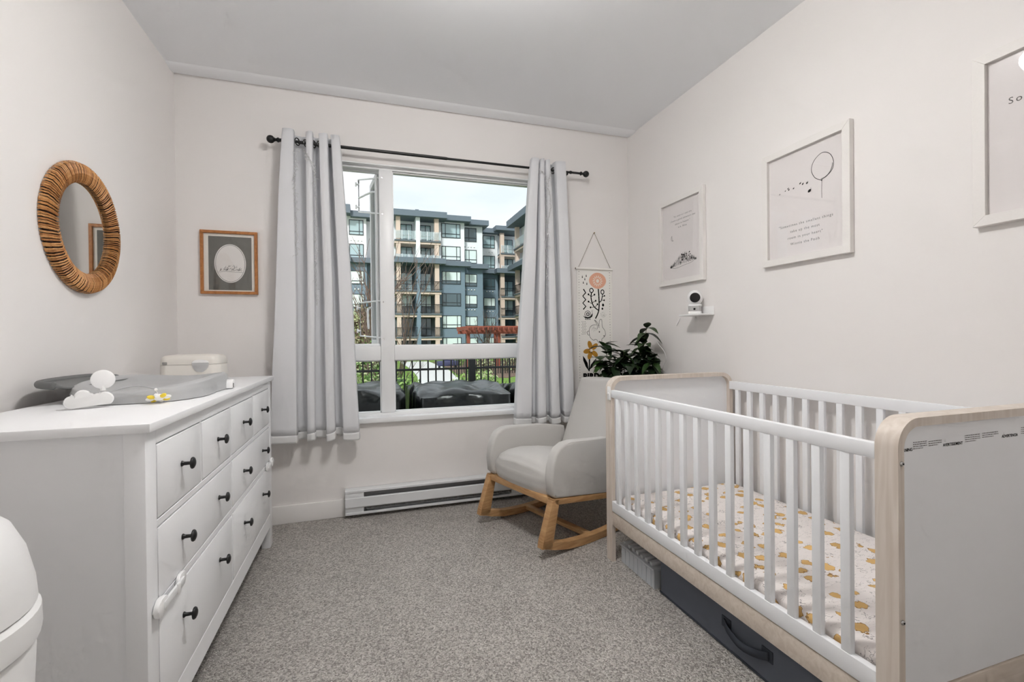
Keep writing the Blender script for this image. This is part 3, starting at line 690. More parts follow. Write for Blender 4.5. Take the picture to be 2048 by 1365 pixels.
ik.line([(1.615, 1.536), (1.634, 1.508), (1.609, 1.482), (1.634, 1.454), (1.609, 1.428), (1.634, 1.402), (1.612, 1.378)], 0.0095)
for x, y in ((1.607, 1.632), (1.640, 1.641), (1.628, 1.615), (1.615, 1.588), (1.645, 1.580)): ik.poly([(x-.004, y-.010), (x+.004, y-.010), (x+.003, y), (x, y+.011), (x-.003, y)])
ik.out('branch_print', M_ink, gc, smooth=False, recalc=False)
ik = CI()   # snail
ik.ring(1.650, 1.342, 0.025, 0.004); ik.ring(1.651, 1.341, 0.012, 0.006); ik.disc(1.652, 1.340, 0.004)
ik.poly([(1.609, 1.330), (1.625, 1.313), (1.650, 1.309), (1.676, 1.314), (1.690, 1.326), (1.694, 1.352), (1.684, 1.342), (1.672, 1.322), (1.650, 1.316), (1.628, 1.321)])
for k in range(9): ik.line([(1.628+k*.0055, 1.311), (1.628+k*.0055, 1.298)], 0.0028)
ik.line([(1.688, 1.35), (1.683, 1.372)], 0.0015); ik.line([(1.691, 1.352), (1.693, 1.375)], 0.0015)
ik.out('snail_print', M_ink, gc, smooth=False, recalc=False)
ik = CI()   # rabbit
ik.curve([(1.722, 1.258), (1.70, 1.259), (1.675, 1.247), (1.662, 1.222), (1.662, 1.19), (1.668, 1.165), (1.685, 1.146), (1.703, 1.138), (1.707, 1.145), (1.725, 1.143), (1.737, 1.128), (1.746, 1.119), (1.751, 1.132), (1.762, 1.124), (1.770, 1.128), (1.772, 1.150), (1.786, 1.158), (1.800, 1.175), (1.803, 1.192), (1.795, 1.218), (1.776, 1.244), (1.773, 1.285), (1.769, 1.300), (1.760, 1.302), (1.750, 1.285), (1.745, 1.243)], 0.0030, 4)
ik.curve([(1.728, 1.223), (1.733, 1.245), (1.722, 1.275), (1.708, 1.297), (1.72, 1.290), (1.735, 1.272), (1.744, 1.25), (1.747, 1.235)], 0.0030, 5)
ik.curve([(1.660, 1.212), (1.645, 1.205), (1.647, 1.185), (1.662, 1.178)], 0.003, 5); ik.disc(1.750, 1.204, 0.0042, 0.006); ik.disc(1.790, 1.172, 0.005, 0.004)
ik.out('rabbit_print', M_ink, gc, smooth=False, recalc=False)
ik = CI(); rnd = random.Random(4)
for x0, y0, rr in ((1.700, 1.228, .026), (1.785, 1.338, .025), (1.79, 1.0, .025)):
    for k in range(70):
        a = rnd.uniform(0, 6.3); r = rr*math.sqrt(rnd.random()); ik.disc(x0+r*math.cos(a), y0+r*math.sin(a)*0.85, 0.0011, n=5)
ik.out('stipple_print', M_greyink, gc, smooth=False, recalc=False)
ik = CI()
for j in range(9):
    for k in range(3): ik.poly([(1.600+k*.013+(j % 2)*.006+dx, 1.285-j*.012+dy) for dx, dy in ((-.003, -.003), (.003, -.003), (0, .004))])
for j in range(8):
    for k in range(2): ik.disc(1.775+k*.011+(j % 2)*.005, 1.115-j*.010, 0.0026, n=6)
for j in range(56):      # ruler ticks down both sides
    for x in (1.578, 1.844):
        z = 1.670-j*.0205; big = j % 4 == 0 
        ik.disc(x, z, 0.0042 if big else 0.0022, 0.0024, 6)
ik.out('ruler_ticks', M_ink, gc, smooth=False, recalc=False)
ik = CI(0.0004)
for a in (108, 190, 40, 320, 250): 
    t_ = R(a); ik.disc(1.678+0.036*math.cos(t_), 1.062+0.042*math.sin(t_), 0.034, 0.019, 18, t_)
ik.out('mustard_flower_print', M_must, gc, smooth=False, recalc=False)
ik = CI(0.0007)
for a in range(0, 360, 60): ik.disc(1.679+0.009*math.cos(R(a)), 1.06+0.009*math.sin(R(a)), 0.006, 0.004, 8, R(a))
ik.out('flower_heart', M_cream, gc, smooth=False, recalc=False)
ik = CI(); ik.poly([(1.655, 1.035), (1.668, 1.035), (1.666, 0.96), (1.662, 0.898), (1.652, 0.90), (1.655, 0.96)])
ik.poly([(1.655, 0.90), (1.628, 0.935), (1.607, 0.985), (1.605, 1.02), (1.622, 1.00), (1.644, 0.965)]); ik.poly([(1.660, 0.91), (1.69, 0.93), (1.715, 0.965), (1.722, 1.0), (1.70, 0.98), (1.672, 0.95)])
ik.out('leaf_print', M_ink, gc, smooth=False, recalc=False)
text('BIRD', 0.062, basis(EX, EZ, -EY, (1.606, YB-.0063, 0.838)), M_ink, 'lettering', gc, 0.004, 1.05)

# ------------------------------------------------------------------ curtain rod and curtains
rod = thing('curtain_rod', 'black metal curtain rod with ball finials above the window', 'curtain rod', (0.53, YB, 2.36))
RY, RZ = 3.112, 2.393
g = G(); g.cyl((-0.49, RY, RZ), (0.55, RY, RZ), 0.0100, n=16); g.cyl((0.55, RY, RZ), (1.56, RY, RZ), 0.0080, n=16); g.out('rod', M_black, rod)
for x, s_ in ((-0.49, -1), (1.56, 1)):
    g = G(); g.lathe([(0.010, -0.006), (0.014, -0.004), (0.014, 0.004), (0.009, 0.008), (0.008, 0.016), (0.012, 0.019), (0.010, 0.022)], (x, RY, RZ), axis=(s_, 0, 0), n=18); g.ball((x+s_*.042, RY, RZ), 0.0235, 20); g.out('finial', M_black, rod)
for x in (-0.44, 1.45):
    g = G(); g.box((x-.006, RY, RZ-.018), (x+.006, YB-.004, RZ-.010), 0.001); g.box((x-.010, YB-.006, RZ-.04), (x+.010, YB-.0005, RZ+.02), 0.001); g.tube([(x, RY+.013*math.cos(R(a)), RZ+.013*math.sin(R(a))) for a in range(180, 361, 20)], 0.004, 6); g.out('bracket', M_black, rod)
g = G(); g.lathe([(0.0115, -0.006), (0.0115, 0.006)], (1.475, RY, RZ), axis=(1, 0, 0), n=14); g.out('collar', M_black, rod)
M_cloth = mat('curtain_cloth', (228, 229, 232), 0.85, spec=0.15, bump=0.05, bscale=700, translucent=0.10)
M_hem = mat('curtain_hem', (240, 240, 240), 0.85, spec=0.15, translucent=0.22)
def curtain(label, top, bot, ztop, zhem, zbot, seed):
    t = thing('curtain', label, 'curtain', ((top[0][0]+top[-1][0])/2, RY, zbot), 'white grommet curtains')
    T = catmull([(x, y, 0) for x, y in top], 4); B = catmull([(x, y, 0) for x, y in bot], 4); n = len(T)
    rnd = random.Random(seed)
    ph = [rnd.uniform(0, 6.28) for _ in range(4)]
    def pt(i, f):      # f 0 top .. 1 bottom
        e = f**0.8
        p = T[i].lerp(B[i], e); s_ = i/(n-1)
        y = p.y+0.005*math.sin(9*f+ph[0]+7*s_)*f*(1-f)*4+0.003*math.sin(23*f+ph[1]+19*s_)*f
        x = p.x+0.004*math.sin(6*f+ph[2])*f*(1-f)*4
        zb = zbot+0.006*math.sin(s_*17+ph[3])+0.012*(p.y-3.09)/0.05*0.6
        z = ztop+0.004*math.sin(s_*21+ph[1])+(zb-ztop)*f
        return Vector((x, y, z))
    fh = (ztop-zhem)/(ztop-zbot)
    g = G(); g.surf(lambda u, v: pt(round(u*(n-1)), v*fh), n, 40); o = g.out('curtain_cloth', M_cloth, t, angle=75)
    m_ = o.modifiers.new('thickness', 'SOLIDIFY'); m_.thickness = 0.0016; m_.offset = 0
    g = G(); g.surf(lambda u, v: pt(round(u*(n-1)), fh-0.003+v*(1.003-fh)), n, 5); o = g.out('hem', M_hem, t, angle=75)
    m_ = o.modifiers.new('thickness', 'SOLIDIFY'); m_.thickness = 0.003; m_.offset = 0
    return t
def folds(fronts, yf, yr, y_end):
    P_ = []
    for k, (xa, xb) in enumerate(fronts):
        w = xb-xa; e = min(0.010, w*0.22)
        P_ += [(xa, yr if k else y_end), (xa-.001, (yf+yr)/2), (xa+.002, yf+.008), (xa+e, yf), ((xa+xb)/2, yf-.004), (xb-e, yf), (xb-.002, yf+.008), (xb+.001, (yf+yr)/2), (xb, yr if k < len(fronts)-1 else y_end)]
    return P_
LT = folds([(-.463, -.398), (-.330, -.292), (-.258, -.207), (-.188, -.138)], 3.072, 3.155, 3.115)
LB = folds([(-.552, -.400), (-.345, -.298), (-.234, -.180), (-.135, -.036)], 3.068, 3.145, 3.115)
cL = curtain('white grommet curtain hanging left of the window by the dresser', LT, LB, 2.452, 0.578, 0.536, 1)
RT = folds([(1.157, 1.216), (1.221, 1.255), (1.260, 1.297), (1.337, 1.420)], 3.072, 3.150, 3.115)
RB = folds([(1.008, 1.130), (1.180, 1.246), (1.288, 1.360), (1.388, 1.475)], 3.068, 3.140, 3.115)
cR = curtain('white grommet curtain hanging right of the window by the rocking chair', RT, RB, 2.452, 0.580, 0.540, 2)
M_grom = mat('dark_nickel', (70, 70, 70), 0.3, metal=0.9)
def grommet(c, x, y, z, nx):
    g = G(); A = Vector((nx, -0.6, 0)).normalized(); U = A.cross(EZ)
    g.tube([Vector((x, y, z))+U*0.021*math.cos(2*math.pi*k/20)+EZ*0.021*math.sin(2*math.pi*k/20) for k in range(20)], 0.0035, 8, closed=True); g.out('grommet', M_grom, c)
grommet(cL, -0.382, 3.105, RZ, 1.0); grommet(cL, -0.335, 3.115, RZ, 1.0); grommet(cL, -0.29, 3.115, RZ, 1.0); grommet(cL, -0.256, 3.115, RZ, 1.0)
grommet(cR, 1.300, 3.115, RZ, 1.0); grommet(cR, 1.335, 3.115, RZ, -1.0); grommet(cR, 1.219, 3.11, RZ, 1.0)
# fairy lights tangled down the curtains
M_wire = mat('silver_wire', (196, 196, 196), 0.35, metal=0.4)
M_bulb = mat('clear_bulb', (236, 236, 236), 0.15)
def fairy(label, strands, seed):
    t = thing('fairy_lights', label, 'string lights', strands[0][-1], 'fairy lights hung on the curtains')
    rnd = random.Random(seed)
    for path in strands:
        base = catmull(path, 14); P_ = [p+Vector((rnd.uniform(-.006, .006), rnd.uniform(-.003, .001), rnd.uniform(-.004, .004))) for p in base]
        g = G(); g.tube(P_, 0.0011, 5); 
        P2 = [p+Vector((rnd.uniform(-.009, .009), rnd.uniform(-.003, .001), rnd.uniform(-.008, .008))) for p in base]; g.tube(P2, 0.0010, 5)
        g.out('wire', M_wire, t)
        for k in range(0, len(base), 2):
            p = base[k]; d = Vector((rnd.uniform(-.022, .022), rnd.uniform(-.008, 0), rnd.uniform(-.02, .012)))
            g = G(); g.tube([p, p+d*0.5+Vector((0, 0, .004)), p+d], 0.0010, 4); w_ = g.out('wire_sprig', M_wire, t)
            g = G(); g.ball(p+d, 0.0026, 6); g.out('bulb', M_bulb, w_)
fairy('silver fairy lights tangled down the left curtain', [[(-0.386, 3.062, 2.36), (-0.388, 3.06, 2.25), (-0.396, 3.058, 2.13), (-0.392, 3.056, 2.0), (-0.386, 3.060, 1.85), (-0.390, 3.060, 1.68)],
      [(-0.352, 3.075, 2.34), (-0.31, 3.056, 2.28), (-0.285, 3.070, 2.2), (-0.280, 3.075, 2.05), (-0.282, 3.078, 1.8), (-0.284, 3.078, 1.6), (-0.280, 3.08, 1.38)]], 1)
fairy('silver fairy lights tangled down the right curtain', [[(1.220, 3.060, 2.36), (1.256, 3.058, 2.30), (1.257, 3.060, 2.15), (1.254, 3.058, 1.95), (1.250, 3.058, 1.75), (1.252, 3.056, 1.55), (1.247, 3.056, 1.38)],
      [(1.300, 3.062, 2.36), (1.268, 3.056, 2.27), (1.29, 3.056, 2.12), (1.262, 3.055, 1.98), (1.270, 3.055, 1.8)]], 2)

# ------------------------------------------------------------------ baseboard heater
ht = thing('baseboard_heater', 'white electric baseboard heater under the window', 'heater', (0.485, 3.17, 0.02))
HX0, HX1, HY, HZ0, HZ1 = -0.132, 1.115, 3.138, 0.022, 0.182
M_heat = mat('heater_enamel', (222, 224, 226), 0.35); M_hdark = mat('heater_dark', (128, 129, 131), 0.5)
g = G(); g.box((HX0+.002, YB-.006, HZ0), (HX1-.002, YB-.001, HZ1)); g.out('back_plate', M_heat, ht, smooth=False)
g = G(); g.prism([(YB-.004, HZ1), (HY+.004, HZ1), (HY, HZ1-.004), (HY, HZ1-.016), (HY+.003, HZ1-.016), (HY+.006, HZ1-.006), (YB-.004, HZ1-.006)], lambda a, b, d: (d, a, b), HX0, HX1); g.out('top_lip', M_heat, ht)
g = G(); g.prism([(HY-.004, 0.130), (HY, 0.134), (HY+.012, 0.134), (HY+.012, 0.129), (HY+.004, 0.126), (HY+.004, 0.074), (HY-.002, 0.070), (HY-.006, 0.076)], lambda a, b, d: (d, a, b), HX0, HX1); g.out('front_panel', M_heat, ht)
g = G(); g.prism([(HY-.002, 0.026), (HY-.002, 0.038), (HY+.004, 0.040), (HY+.006, 0.030), (YB-.006, 0.028), (YB-.006, 0.022), (HY+.002, 0.022)], lambda a, b, d: (d, a, b), HX0, HX1); g.out('bottom_lip', M_heat, ht)
for x0, x1 in ((HX0, HX0+.115), (HX1-.115, HX1)):
    g = G(); g.box((x0, HY+.003, HZ0+.004), (x1, YB-.006, HZ1-.004), 0.001); g.out('end_cap', M_heat, ht)
g = G(); g.box((HX0+.115, 3.165, 0.05), (HX1-.115, 3.185, 0.165)); g.out('dark_interior', M_hdark, ht, smooth=False)
g = G(); g.cyl((HX0+.115, 3.158, 0.10), (HX1-.115, 3.158, 0.10), 0.006, n=10); g.out('heating_element', M_chrome, ht)
fin_me = None
for k in range(60):
    x = HX0+.13+k*(HX1-HX0-.26)/59
    if fin_me is None:
        gg = G(); gg.box((-.0006, -.012, -.022), (.0006, .012, .022)); fin_me = bpy.data.meshes.new('fin'); gg.bm.to_mesh(fin_me); gg.bm.free(); fin_me.materials.append(M_chrome)
    attach(bpy.data.objects.new('fin', fin_me), Vector((x, 3.158, 0.075)), ht)
# ------------------------------------------------------------------ rocking chair
M_fab = mat('grey_linen', (198, 196, 193), 0.95, spec=0.1, noise=0.05, nscale=350, bump=0.25, bscale=900, sheen=0.2)
M_beech = wood('oiled_oak', (172, 130, 86), (198, 158, 112), (6, 6, 40), 0.45, 1.5)
ch = thing('rocking_chair', 'grey upholstered rocking chair with oak rockers beside the crib', 'chair', (0.837, 2.526, 0), rotz=math.atan2(-.945, .328), local=True)
yz = lambda a, b, d: (d, a, b)
arm_p = [(0.02, 0.305), (-0.004, 0.33), (-0.012, 0.41), (-0.004, 0.475), (0.015, 0.53), (0.045, 0.568), (0.09, 0.588), (0.15, 0.594), (0.43, 0.572), (0.62, 0.54), (0.66, 0.24), (0.60, 0.232), (0.425, 0.257)]
for x0, x1 in ((-0.315, -0.250), (0.250, 0.315)):
    g = G(); g.prism(arm_p, yz, x0, x1, 0.016, 4); g.out('arm', M_fab, ch, angle=60)
    xo = x0-0.0005 if x0 < 0 else x1+0.0005      # piping seam along the arm's outer edge
    g = G(); g.tube([(xo*0.985, a+(0.008 if a < .1 else 0), b-(0.010 if b > .5 else 0)) for a, b in catmull([(p, q_, 0) for p, q_ in arm_p[1:10]], 4) for a, b in [(a_, b_) for a_, b_ in [(a, b)]]] if False else [(xo*0.985, p.x+0.010, p.y-0.008) for p in catmull([(p, q_, 0) for p, q_ in arm_p[1:10]], 4)], 0.0022, 6); g.out('piping', M_fab, ch)
def seatf(u, v):
    # closed section along y at each x; bulging cushion
    x = -0.249+0.498*u; e = 1-abs(2*u-1)**6
    sec = [(0.015, 0.300), (0.004, 0.33), (0.0, 0.38), (0.008, 0.418), (0.035, 0.447), (0.09, 0.463), (0.18, 0.467), (0.30, 0.452), (0.42, 0.428), (0.58, 0.395), (0.60, 0.24), (0.35, 0.265)]
    k = v*len(sec); i = int(k) % len(sec); j = (i+1) % len(sec); f = k-int(k)
    a = sec[i][0]*(1-f)+sec[j][0]*f; b = sec[i][1]*(1-f)+sec[j][1]*f
    cr = 0.022*math.sin(math.pi*u)*(1 if b > 0.40 else 0.2)
    return (x, a+(0.02*(1-e) if a < 0.2 else 0)-(0.018*math.sin(math.pi*u) if a < 0.1 else 0), b+cr-(0.02*(1-e) if b > .4 else 0))
g = G(); g.surf(seatf, 24, 48, cv=True)
o = g.out('seat', M_fab, ch, angle=60)
# inclined back with rounded edges
def backf(u, v):
    th = 2*math.pi*u; c, s_ = math.cos(th), math.sin(th)
    h = v; w = 0.255-0.030*h*0.6
    cc = math.copysign(abs(c)**0.28, c); ss = math.copysign(abs(s_)**0.5, s_)
    t0 = 0.062
    if v > 0.93: k = (v-0.93)/0.07; sh = math.sqrt(max(0, 1-k*k)); 
    else: sh = 1
    tw = 0.86+0.14*sh if v > 0.93 else 1.0
    y0 = 0.545+0.24*h; z0 = 0.30+0.575*h+(0.008*math.cos(cc*1.3) if h > 0.9 else 0)
    if v > 0.999: sh = 0.0
    return (w*cc*tw, y0+0.03+ss*t0*max(sh, 0.02)*0.92+(0.012*math.cos(cc*math.pi/2)*(-1) if ss < 0 else 0)*(1-h*0.5), z0-ss*t0*max(sh, .02)*0.38)
g = G(); g.surf(backf, 56, 30, cu=True)
bmesh.ops.holes_fill(g.bm, edges=[e for e in g.bm.edges if e.is_boundary], sides=0)
g.out('backrest', M_fab, ch, angle=60)
# oak base
for sx in (-1, 1):
    x0, x1 = (sx*0.315, sx*0.272)
    g = G(); g.prism([(-0.005, 0.30), (0.045, 0.30), (-0.012, 0.045), (-0.082, 0.062), (-0.078, 0.09)], yz, x0, x1, 0.003, 2); g.out('leg', M_beech, ch)
    g = G(); g.prism([(0.60, 0.235), (0.65, 0.235), (0.76, 0.060), (0.70, 0.045)], yz, x0, x1, 0.003, 2); g.out('leg', M_beech, ch)
    g = G(); g.prism([(-0.005, 0.306), (0.425, 0.254), (0.65, 0.228), (0.65, 0.196), (0.425, 0.222), (0.02, 0.272)], yz, x0, x1, 0.003, 2); g.out('side_rail', M_beech, ch)
    low = [(-0.075, 0.064), (0.0, 0.038), (0.1, 0.015), (0.2, 0.005), (0.3, 0.001), (0.4, 0.003), (0.5, 0.011), (0.62, 0.027), (0.75, 0.052), (0.90, 0.092)]
    hi = [(a, b+0.040 if a < 0.85 else b+0.03) for a, b in low]
    g = G(); g.prism(low+hi[::-1], yz, x0, x1, 0.003, 2); g.out('rocker', M_beech, ch)
g = G(); g.box((-0.272, -0.003, 0.268), (0.272, 0.030, 0.305), 0.003); g.out('front_rail', M_beech, ch)
g = G(); g.box((-0.272, 0.62, 0.198), (0.272, 0.65, 0.230), 0.003); g.out('rear_rail', M_beech, ch)
g = G(); g.box((-0.290, 0.275, 0.020), (0.290, 0.315, 0.044), 0.003); g.out('stretcher', M_beech, ch)

# ------------------------------------------------------------------ plant in the corner on a stand
M_leaf = mat('leaf_green', (44, 70, 30), 0.38, noise=0.35, nscale=18)
M_leaf2 = mat('leaf_dark_green', (26, 44, 22), 0.38, noise=0.3, nscale=18)
M_stem = mat('stem', (74, 78, 48), 0.6)
st = thing('plant_stand', 'plain wooden plant stand in the corner behind the rocking chair', 'plant stand', (1.84, 2.93, 0))
g = G(); g.lathe([(0.13, 0.58), (0.14, 0.585), (0.14, 0.60), (0.13, 0.605)], (1.84, 2.93, 0), n=32); g.out('stand_top', M_beech, st)
for k in range(3):
    a = R(90+120*k); g = G(); g.cyl((1.84+.11*math.cos(a), 2.93+.11*math.sin(a), 0.58), (1.84+.13*math.cos(a), 2.93+.13*math.sin(a), 0.0), 0.014, 0.011, 10); g.out('leg', M_beech, st)
pp = thing('potted_plant', 'leafy green plant in the corner below the growth chart', 'plant', (1.84, 2.93, 0.605))
g = G(); g.lathe([(0.075, 0.606), (0.082, 0.61), (0.105, 0.78), (0.108, 0.79), (0.098, 0.79), (0.094, 0.76), (0.001, 0.76)], (1.84, 2.93, 0), n=32); g.out('pot', mat('pot_white', (214, 210, 204), 0.5), pp)
g = G(); g.lathe([(0.093, 0.762), (0.06, 0.772), (0.001, 0.775)], (1.84, 2.93, 0), n=24); g.out('soil', mat('soil', (52, 40, 32), 0.95), pp)
def leaf_mesh(L, W, fold, droop, m):
    g = G(); rows_ = []
    prof = [(0, 0.05), (0.12, 0.55), (0.28, 0.92), (0.42, 1.0), (0.6, 0.82), (0.78, 0.48), (0.92, 0.16), (1.0, 0.01)]
    for t_, w in prof:
        z = -droop*t_*t_*L
        rows_.append([g.bm.verts.new((t_*L, -w*W, z+fold*w*W)), g.bm.verts.new((t_*L, 0, z)), g.bm.verts.new((t_*L, w*W, z+fold*w*W))])
    for A, B in zip(rows_, rows_[1:]):
        for q_ in (0, 1): g.bm.faces.new((A[q_], A[q_+1], B[q_+1], B[q_]))
    me = bpy.data.meshes.new('leaf'); g.bm.to_mesh(me); g.bm.free(); me.materials.append(m)
    me.polygons.foreach_set('use_smooth', [True]*len(me.polygons)); return me
leaves = [leaf_mesh(0.115, 0.029, 0.35, 0.35, M_leaf), leaf_mesh(0.10, 0.027, 0.25, 0.2, M_leaf2), leaf_mesh(0.13, 0.031, 0.3, 0.5, M_leaf2), leaf_mesh(0.085, 0.023, 0.5, 0.1, M_leaf)]
rnd = random.Random(21)
stems = [[(1.84, 2.90, 0.77), (1.86, 2.86, 0.98), (1.875, 2.80, 1.10), (1.885, 2.76, 1.24)],
         [(1.85, 2.92, 0.77), (1.82, 2.84, 0.92), (1.84, 2.78, 1.04), (1.85, 2.74, 1.12)],
         [(1.86, 2.92, 0.77), (1.90, 2.84, 0.90), (1.91, 2.77, 0.98), (1.915, 2.72, 1.02)],
         [(1.82, 2.92, 0.77), (1.76, 2.86, 0.92), (1.73, 2.82, 1.00), (1.72, 2.80, 1.06)],
         [(1.81, 2.94, 0.77), (1.72, 2.93, 0.93), (1.655, 2.92, 1.03), (1.625, 2.91, 1.12)],
         [(1.80, 2.95, 0.77), (1.70, 2.96, 0.88), (1.64, 2.95, 0.95), (1.61, 2.94, 1.0)],
         [(1.82, 2.90, 0.77), (1.78, 2.83, 0.86), (1.76, 2.78, 0.93), (1.74, 2.75, 0.98)],
         [(1.86, 2.90, 0.77), (1.87, 2.80, 0.88), (1.87, 2.72, 0.95), (1.865, 2.68, 0.99)],
         [(1.81, 2.91, 0.77), (1.73, 2.88, 0.84), (1.68, 2.86, 0.90), (1.66, 2.84, 0.96)]]
for si, S in enumerate(stems):
    P_ = catmull(S, 8); g = G(); g.tube(P_, [0.0035*(1-0.6*i/len(P_)) for i in range(len(P_))], 6); g.out('stem', M_stem, pp)
    for i in range(7, len(P_), 2 if si < 5 else 2):
        for w in range(3):
            p = P_[i]; a = rnd.uniform(0, 6.28); el = rnd.uniform(-0.5, 0.7)
            if i == len(P_)-1: el = rnd.uniform(0.4, 1.1)
            d = Vector((math.cos(a)*math.cos(el), math.sin(a)*math.cos(el), math.sin(el)))
            if (p+d*0.13).x > 1.995: d.x = -abs(d.x)
            if (p+d*0.13).y > 3.17: d.y = -abs(d.y)
            e_ = d.to_track_quat('X', 'Z').to_euler()
            o = attach(bpy.data.objects.new('leaf', leaves[rnd.randrange(4)]), p.copy(), pp, e_)
            o.rotation_euler = e_; 

# ------------------------------------------------------------------ crib
M_ply = wood('birch_ply', (205, 192, 178), (219, 208, 196), (3, 40, 40), 0.45, 1.2)
M_plyv = wood('birch_ply_upright', (206, 194, 182), (219, 209, 199), (40, 40, 3), 0.45, 1.2)
M_cwhite = mat('crib_white', (238, 240, 243), 0.4)
cr = thing('crib', 'white slatted crib with birch plywood ends along the right wall', 'crib', (1.59, 1.45, 0))
CX0, CX1, CZT = 1.203, 1.985, 0.955
def hoop(y0, y1):
    r0, r1, t_ = 0.072, 0.052, 0.021
    def outline(off, r):
        x0, x1, z1 = CX0+off, CX1-off, CZT-off; P_ = [(x0, 0.0), (x0, 0.3), (x0, 0.6)]
        for k in range(11): a = R(180-9*k); P_.append((x0+r+r*math.cos(a), z1-r+r*math.sin(a)))
        for k in range(11): a = R(90-9*k); P_.append((x1-r+r*math.cos(a), z1-r+r*math.sin(a)))
        return P_+[(x1, 0.6), (x1, 0.3), (x1, 0.0)]
    A, B = outline(0, r0), outline(t_, r1); n = len(A)
    g = G(); V = [[g.bm.verts.new(p) for p in ((A[i][0], y0, A[i][1]), (A[i][0], y1, A[i][1]), (B[i][0], y1, B[i][1]), (B[i][0], y0, B[i][1]))] for i in range(n)]
    for i in range(n-1):
        for k in range(4): g.bm.faces.new((V[i][k], V[i][(k+1) % 4], V[i+1][(k+1) % 4], V[i+1][k]))
    g.bm.faces.new(V[0]); g.bm.faces.new(V[-1][::-1])
    es = [e for e in g.bm.edges if len(e.link_faces) == 2 and e.calc_face_angle(0) > 0.8]
    bmesh.ops.bevel(g.bm, geom=es, offset=0.0025, segments=2, profile=0.5, affect='EDGES')
    g.out('end_hoop', M_plyv, cr, angle=50)
    return [(x, z) for x, z in B if z > 0.25]
NY0, NY1, FY_0, FY_1 = 0.753, 0.806, 2.087, 2.14
B = hoop(NY0, NY1); hoop(FY_0, FY_1)
pan = [(CX0+.021, 0.27)]+[p for p in B]+[(CX1-.021, 0.27)]
for y0, y1 in ((NY0+.016, NY0+.028), (FY_0+.024, FY_0+.036)):
    g = G(); g.prism(pan, lambda a, b, d: (a, d, b), y0, y1); p_ = g.out('end_panel', M_cwhite, cr, smooth=False)
    g = G(); g.box((CX0+.021, y0-.006, 0.19), (CX1-.021, y1+.004, 0.268), 0.002); g.out('end_plank', M_ply, cr)
    if y0 < 1: near_panel = p_
for x0, x1, zt0, zt1 in ((CX0+.001, CX0+.024, 0.848, 0.888), (CX1-.026, CX1-.003, 0.860, 0.905)):
    g = G(); g.box((x0, NY1, zt0), (x1, FY_0, zt1), 0.003); g.out('top_rail', M_cwhite, cr)
    g = G(); g.box((x0, NY1, 0.262), (x1, FY_0, 0.316), 0.003); g.out('bottom_rail', M_cwhite, cr)
    for k in range(15):
        y = 2.034-k*(2.034-0.884)/14
        g = G(); g.box((x0+.002, y-.0135, 0.314), (x1-.003, y+.0135, zt0+.002), 0.003); g.out('slat', M_cwhite, cr)
g = G(); g.box((CX0+.004, NY1, 0.188), (CX0+.022, FY_0, 0.258), 0.002); g.out('front_plank', M_ply, cr)
g = G(); g.box((CX0+.03, NY1+.002, 0.245), (CX1-.03, FY_0-.002, 0.262)); g.out('mattress_board', M_ply, cr, smooth=False)
for z in (0.849, 0.469):
    g = G(); g.lathe([(0.0062, 0), (0.0062, 0.002), (0.0045, 0.0045), (0.001, 0.005)], (CX0+.0115, NY0+.0005, z), axis=(0, -1, 0), n=16); s_ = g.out('screw', M_chrome, cr)
    g = G(); g.lathe([(0.002, 0), (0.002, 0.0012)], (CX0+.0115, NY0-.0038, z), axis=(0, -1, 0), n=6); g.out('screw_socket', M_ink, s_)
g = G(); g.cyl((CX1-.012, FY_0+.0005, 0.43), (CX1-.012, FY_0-.001, 0.43), 0.004, n=10); g.out('screw_hole', M_ink, cr)
g = G(); g.box((CX0-.006, FY_0-.002, 0.835), (CX0+.001, FY_0+.026, 0.905), 0.003); g.ball((CX0-.006, FY_0+.012, 0.868), 0.007, 8); g.out('rail_clip', M_plast, cr)
# printed warning along the top of the near end panel
TY = NY0+.0157
def ptext(s, size, x, z, bold=0.0, space=1.0, m=None, nm='lettering'): text(s, size, basis(EX, EZ, -EY, (x, TY, z)), m or M_ink, nm, near_panel, bold, space)
ptext('WARNING', 0.0105, 1.228, 0.871, 0.00022)
ptext('AVERTISSEMENT', 0.0105, 1.393, 0.872, 0.00022)
ptext('ADVERTENCIA', 0.0105, 1.632, 0.876, 0.00022)
ik = Ink((0, TY, 0), EX, EZ, -EY, 0.0003)
for x in (1.242, 1.397, 1.637): ik.line([(x, 0.8845), (x+.006, 0.8845), (x+.003, 0.8895)], 0.0007, True)
rnd = random.Random(11)
for x0, w_, z_, nl in ((1.281, 0.05, 0.891, 4), (1.338, 0.048, 0.889, 3), (1.478, 0.062, 0.893, 4), (1.548, 0.068, 0.894, 3), (1.716, 0.062, 0.897, 4), (1.786, 0.06, 0.897, 3)):
    for l in range(nl):     # lines of tiny text, each word a short dash
        x = x0; end = x0+w_*(1 if l < nl-1 else 0.7)
        while x < end:
            ww_ = min(rnd.uniform(0.003, 0.010), end-x+.001); ik.line([(x, z_-l*.0052), (x+ww_, z_-l*.0052)], 0.0017); x += ww_+0.0016
tag(ik.out('small_print', M_greyink, near_panel, smooth=False, recalc=False), kind='stuff')

